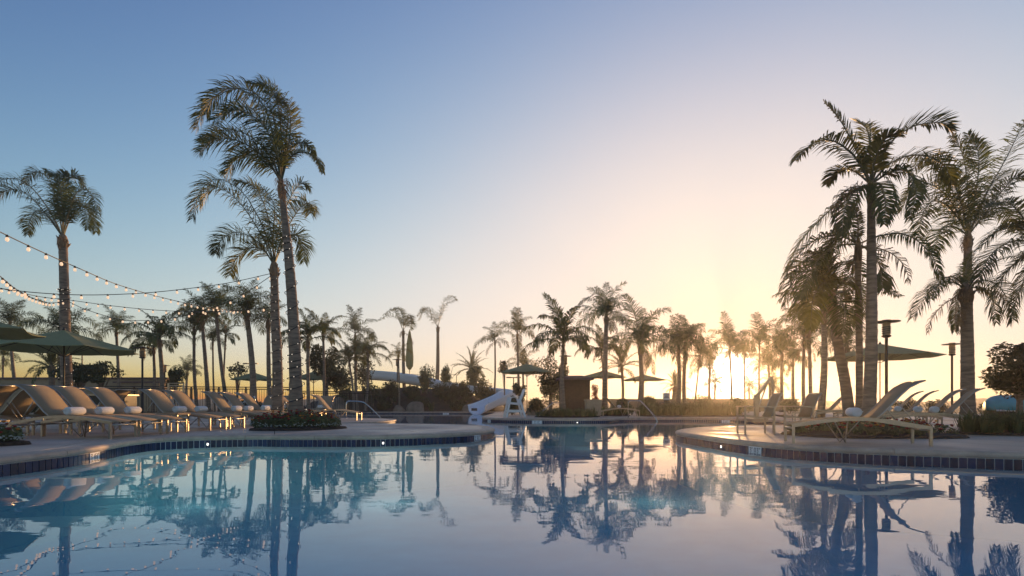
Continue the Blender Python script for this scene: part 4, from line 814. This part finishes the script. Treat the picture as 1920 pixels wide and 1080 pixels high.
# ------------------------------------------------------------------ lifeguard chair, hut, bin, lift, sign, boat, walls
t = thing('lifeguard_chair', (G(966, 26.5).x, 26.4, 0), 'white wooden lifeguard chair at the island edge by the slide', 'lifeguard chair', rz=R(10))
def wb(nm, pts, w=.045, h=.045): mb = MB(); bar(mb, pts, w, h); mb.build(nm, M['white'], t)
for s in (-1, 1):
    wb('leg', [(-.50, s*.42, 0), (-.28, s*.30, 1.0)]); wb('leg', [(.42, s*.42, 0), (.16, s*.30, .92)]); wb('arm_rest', [(-.38, s*.33, .98), (.30, s*.33, 1.0)], .06, .018); wb('side_brace', [(-.44, s*.40, .30), (.36, s*.40, .30)], .02, .06); wb('seat_rail', [(-.34, s*.33, .70), (.24, s*.31, .64)], .02, .05)
mb = MB()
mb.box((-.05, 0, .70), (.30, .34, .02)); mb.build('seat', M['white'], t)
for i in range(5): wb('back_slat', [(.18, -.26+.13*i, .66), (.44, -.26+.13*i, 1.40-.02*abs(i-2))], .055, .012)
wb('foot_step', [(-.55, -.45, .32), (-.55, -.44, .32), (-.55, .45, .32)], .10, .02); wb('cross_brace', [(-.35, -.40, .62), (-.35, .40, .62)], .03, .03)
c = G(1079, 29.5); t = thing('towel_hut', c, 'brown hut with plum roof and pale corner post behind the island bed', 'hut')
mb = MB(); mb.box((0, .55, 1.0), (.80, .60, 1.0)); mb.build('wall', M['wood'], t)
for i in range(9): mb = MB(); mb.box((-.72+.145*i, -.058, .98), (.066, .008, .96)); mb.build('plank', M['wood'], t)
mb = MB()
mb.add([(-1.0, -.25, 1.98), (1.0, -.25, 1.98), (1.0, 1.3, 1.98), (-1.0, 1.3, 1.98), (-.95, -.2, 2.1), (.95, -.2, 2.1), (.95, 1.25, 2.1), (-.95, 1.25, 2.1), (-.3, .4, 2.24), (.4, .4, 2.24), (.4, .7, 2.24), (-.3, .7, 2.24)], [(0, 3, 2, 1), (0, 1, 5, 4), (1, 2, 6, 5), (2, 3, 7, 6), (3, 0, 4, 7), (4, 5, 9, 8), (5, 6, 10, 9), (6, 7, 11, 10), (7, 4, 8, 11), (8, 9, 10, 11)]); mb.build('roof', M['plum'], t)
r = random.Random(3); t = thing('red_vine', (c.x+1.12, c.y+.1, 0), 'red-leaved climbing plant on the right side of the hut', 'plant'); mb = MB(); mb.tube([(0, 0, -.02), (.03, 0, .9), (0, .02, 1.6)], .02, 5); mb.build('stems', M['bark'], t)
mb = MB(); [leaf_cloud(mb, r, (r.uniform(-.08, .14), r.uniform(-.1, .1), z), (.2, .2, .22), 90, .07, shell=.05) for z in (1.55, 1.3, 1.05, .85)]; mb.build('leaves', M['red'], t)
c = G(1112, 27.2); t = thing('waste_bin', c, 'tan square waste bin in front of the hut', 'bin'); mb = MB()
def frus(mb, z0, z1, a, b): mb.add([(-a, -a, z0), (a, -a, z0), (a, a, z0), (-a, a, z0), (-b, -b, z1), (b, -b, z1), (b, b, z1), (-b, b, z1)], [(0, 3, 2, 1), (0, 1, 5, 4), (1, 2, 6, 5), (2, 3, 7, 6), (3, 0, 4, 7), (4, 5, 6, 7)])
frus(mb, .05, .82, .33, .39); mb.build('body', M['bin'], t); mb = MB(); frus(mb, .82, .88, .42, .42); mb.build('lid', M['bin'], t); mb = MB(); frus(mb, 0, .05, .30, .30); mb.build('plinth', M['bronze'], t)
for s in (-1, 1): mb = MB(); mb.box((s*.16, -.372, .45), (.012, .006, .33), Matrix.Rotation(R(-4.4), 3, 'X')); mb.build('rib', M['bin'], t)
t = thing('pool_lift', G(1418, 19.6), 'metal pool lift with slanted arm behind the patio chairs', 'pool lift'); mb = MB(); mb.box((0, 0, .06), (.28, .35, .06)); mb.build('base', M['metal'], t)
mb = MB(); bar(mb, [(0, 0, .1), (0, 0.001, 1.0)], .07, .07); mb.build('mast', M['metal'], t); mb = MB(); bar(mb, [(-.1, 0, .80), (.55, 0, 1.62)], .05, .05); mb.build('arm', M['metal'], t); mb = MB(); bar(mb, [(.55, 0, 1.66), (.62, 0, 1.1)], .035, .05); mb.build('hanger', M['metal'], t); mb = MB(); mb.tube([(.1, .0, .55), (.38, 0, 1.36)], .03, 8); mb.build('actuator', M['steel'], t)
t = thing('pool_sign', G(1249, 29.0), 'small white notice on a post beside the far handrail', 'sign'); mb = MB(); mb.box((0, 0, .45), (.10, .06, .45)); mb.build('post', M['bronze'], t); mb = MB(); mb.box((0, -.07, 1.06), (.19, .012, .19)); mb.build('board', M['white'], t)
for i, ww in enumerate((.13, .10, .14)): mb = MB(); mb.box((0, -.084, 1.14-.075*i), (ww, .002, .018)); tag(mb.build('text_line', M['black'], t))
t = thing('turquoise_boat', (19.0, 19.6, 0), 'turquoise rounded boat hull on the terrace at the right edge', 'boat', rz=R(4)); mb = MB(); vs = []; N = 20
for i in range(N+1):
    f = i/N; x = 3.4*(f-.5); wd = .62*(1-abs(2*f-1)**3)**.6+.02; top = .98-.30*max(0, f-.15)**2-.22*max(0, .12-f)/.12
    for j in range(9): a = math.pi*j/8; vs.append((x, wd*math.cos(a), .42+(top-.42)*math.sin(a)**.7))
mb.add(vs, [(i*9+j, i*9+j+1, (i+1)*9+j+1, (i+1)*9+j) for i in range(N) for j in range(8)]+[tuple(range(9)), tuple(N*9+j for j in range(9))[::-1]]+[(i*9, (i+1)*9, (i+1)*9+8, i*9+8) for i in range(N)]); mb.build('hull', M['teal'], t, True)
mb = MB(); mb.tube([(-1.6, -.3, .42), (-.8, -.62, .41), (.8, -.62, .41), (1.6, -.3, .42)], .03, 6); mb.build('rim', M['white'], t, True)
for x in (-.9, .9): mb = MB(); mb.box((x, 0, .2), (.06, .5, .2)); mb.build('cradle', M['bronze'], t)
t = thing('garden_wall', (-32, 38, 0), 'low tan wall with flat cap at the far left behind the loungers', 'wall'); mb = MB(); mb.box((0, 0, 1.2), (7.5, .3, 1.2)); mb.build('wall_face', M['stucco'], t); mb = MB(); mb.box((0, 0, 2.46), (7.7, .42, .06)); mb.build('cap', M['plum'], t); mb = MB(); mb.box((6.1, -.72, 1.05), (1.5, .4, 1.05)); mb.build('pier', M['stucco'], t); mb = MB(); mb.box((6.1, -.72, 2.15), (1.65, .5, .05)); mb.build('cap', M['plum'], t)
t = thing('terrace_wall', (16.5, 46, 0), 'low long tan wall along the terrace below the sun', 'wall'); mb = MB(); mb.box((0, 0, .5), (8, .2, .5)); mb.build('wall_face', M['stucco'], t); mb = MB(); mb.box((0, 0, 1.04), (8.1, .28, .04)); mb.build('cap', M['stucco'], t)
t = thing('drinks_cart', G(205, 18.6), 'dark cart behind the third left lounger', 'cart'); mb = MB(); mb.box((0, 0, .52), (.75, .3, .42)); mb.build('body', M['bronze'], t); mb = MB(); mb.box((0, 0, .96), (.8, .34, .02)); mb.build('counter', M['metal'], t)
for x in (-.6, .6):
    for y in (-.22, .22): mb = MB(); mb.tube([(x, y-.02, .05), (x, y+.02, .05)], .05, 12); mb.build('wheel', M['black'], t)
mb = MB(); N = 120; vs = []
for i in range(N+1):
    x = -240+480*i/N; h = 1.5+.7*math.sin(i*.31)+.5*math.sin(i*.83+1)+.3*math.sin(i*1.9)+(.9 if x < -10 else 0); vs += [(x, 205, -.3), (x, 212, max(.8, h)), (x, 250, -.3)]
mb.add(vs, [(i*3+j, (i+1)*3+j, (i+1)*3+j+1, i*3+j+1) for i in range(N) for j in range(2)]); tag(mb.build('hills', M['hill'], None, True), kind='structure')
# ------------------------------------------------------------------ warm evening haze
mb = MB(); mb.box((0, 100, 5.5), (270, 170, 7.0)); hz_o = mb.build('haze', None); tag(hz_o, kind='stuff')
hm = bpy.data.materials.new('haze'); hm.use_nodes = True; n = hm.node_tree.nodes; l = hm.node_tree.links; n.clear()
mo = n.new('ShaderNodeOutputMaterial'); pv = n.new('ShaderNodeVolumePrincipled'); pv.inputs['Color'].default_value = (.95, .92, .88, 1); pv.inputs['Density'].default_value = .0014; pv.inputs['Anisotropy'].default_value = .78
l.new(pv.outputs[0], mo.inputs['Volume']); hz_o.data.materials.clear(); hz_o.data.materials.append(hm)
scene.cycles.volume_step_rate = 4; scene.cycles.volume_bounces = 0
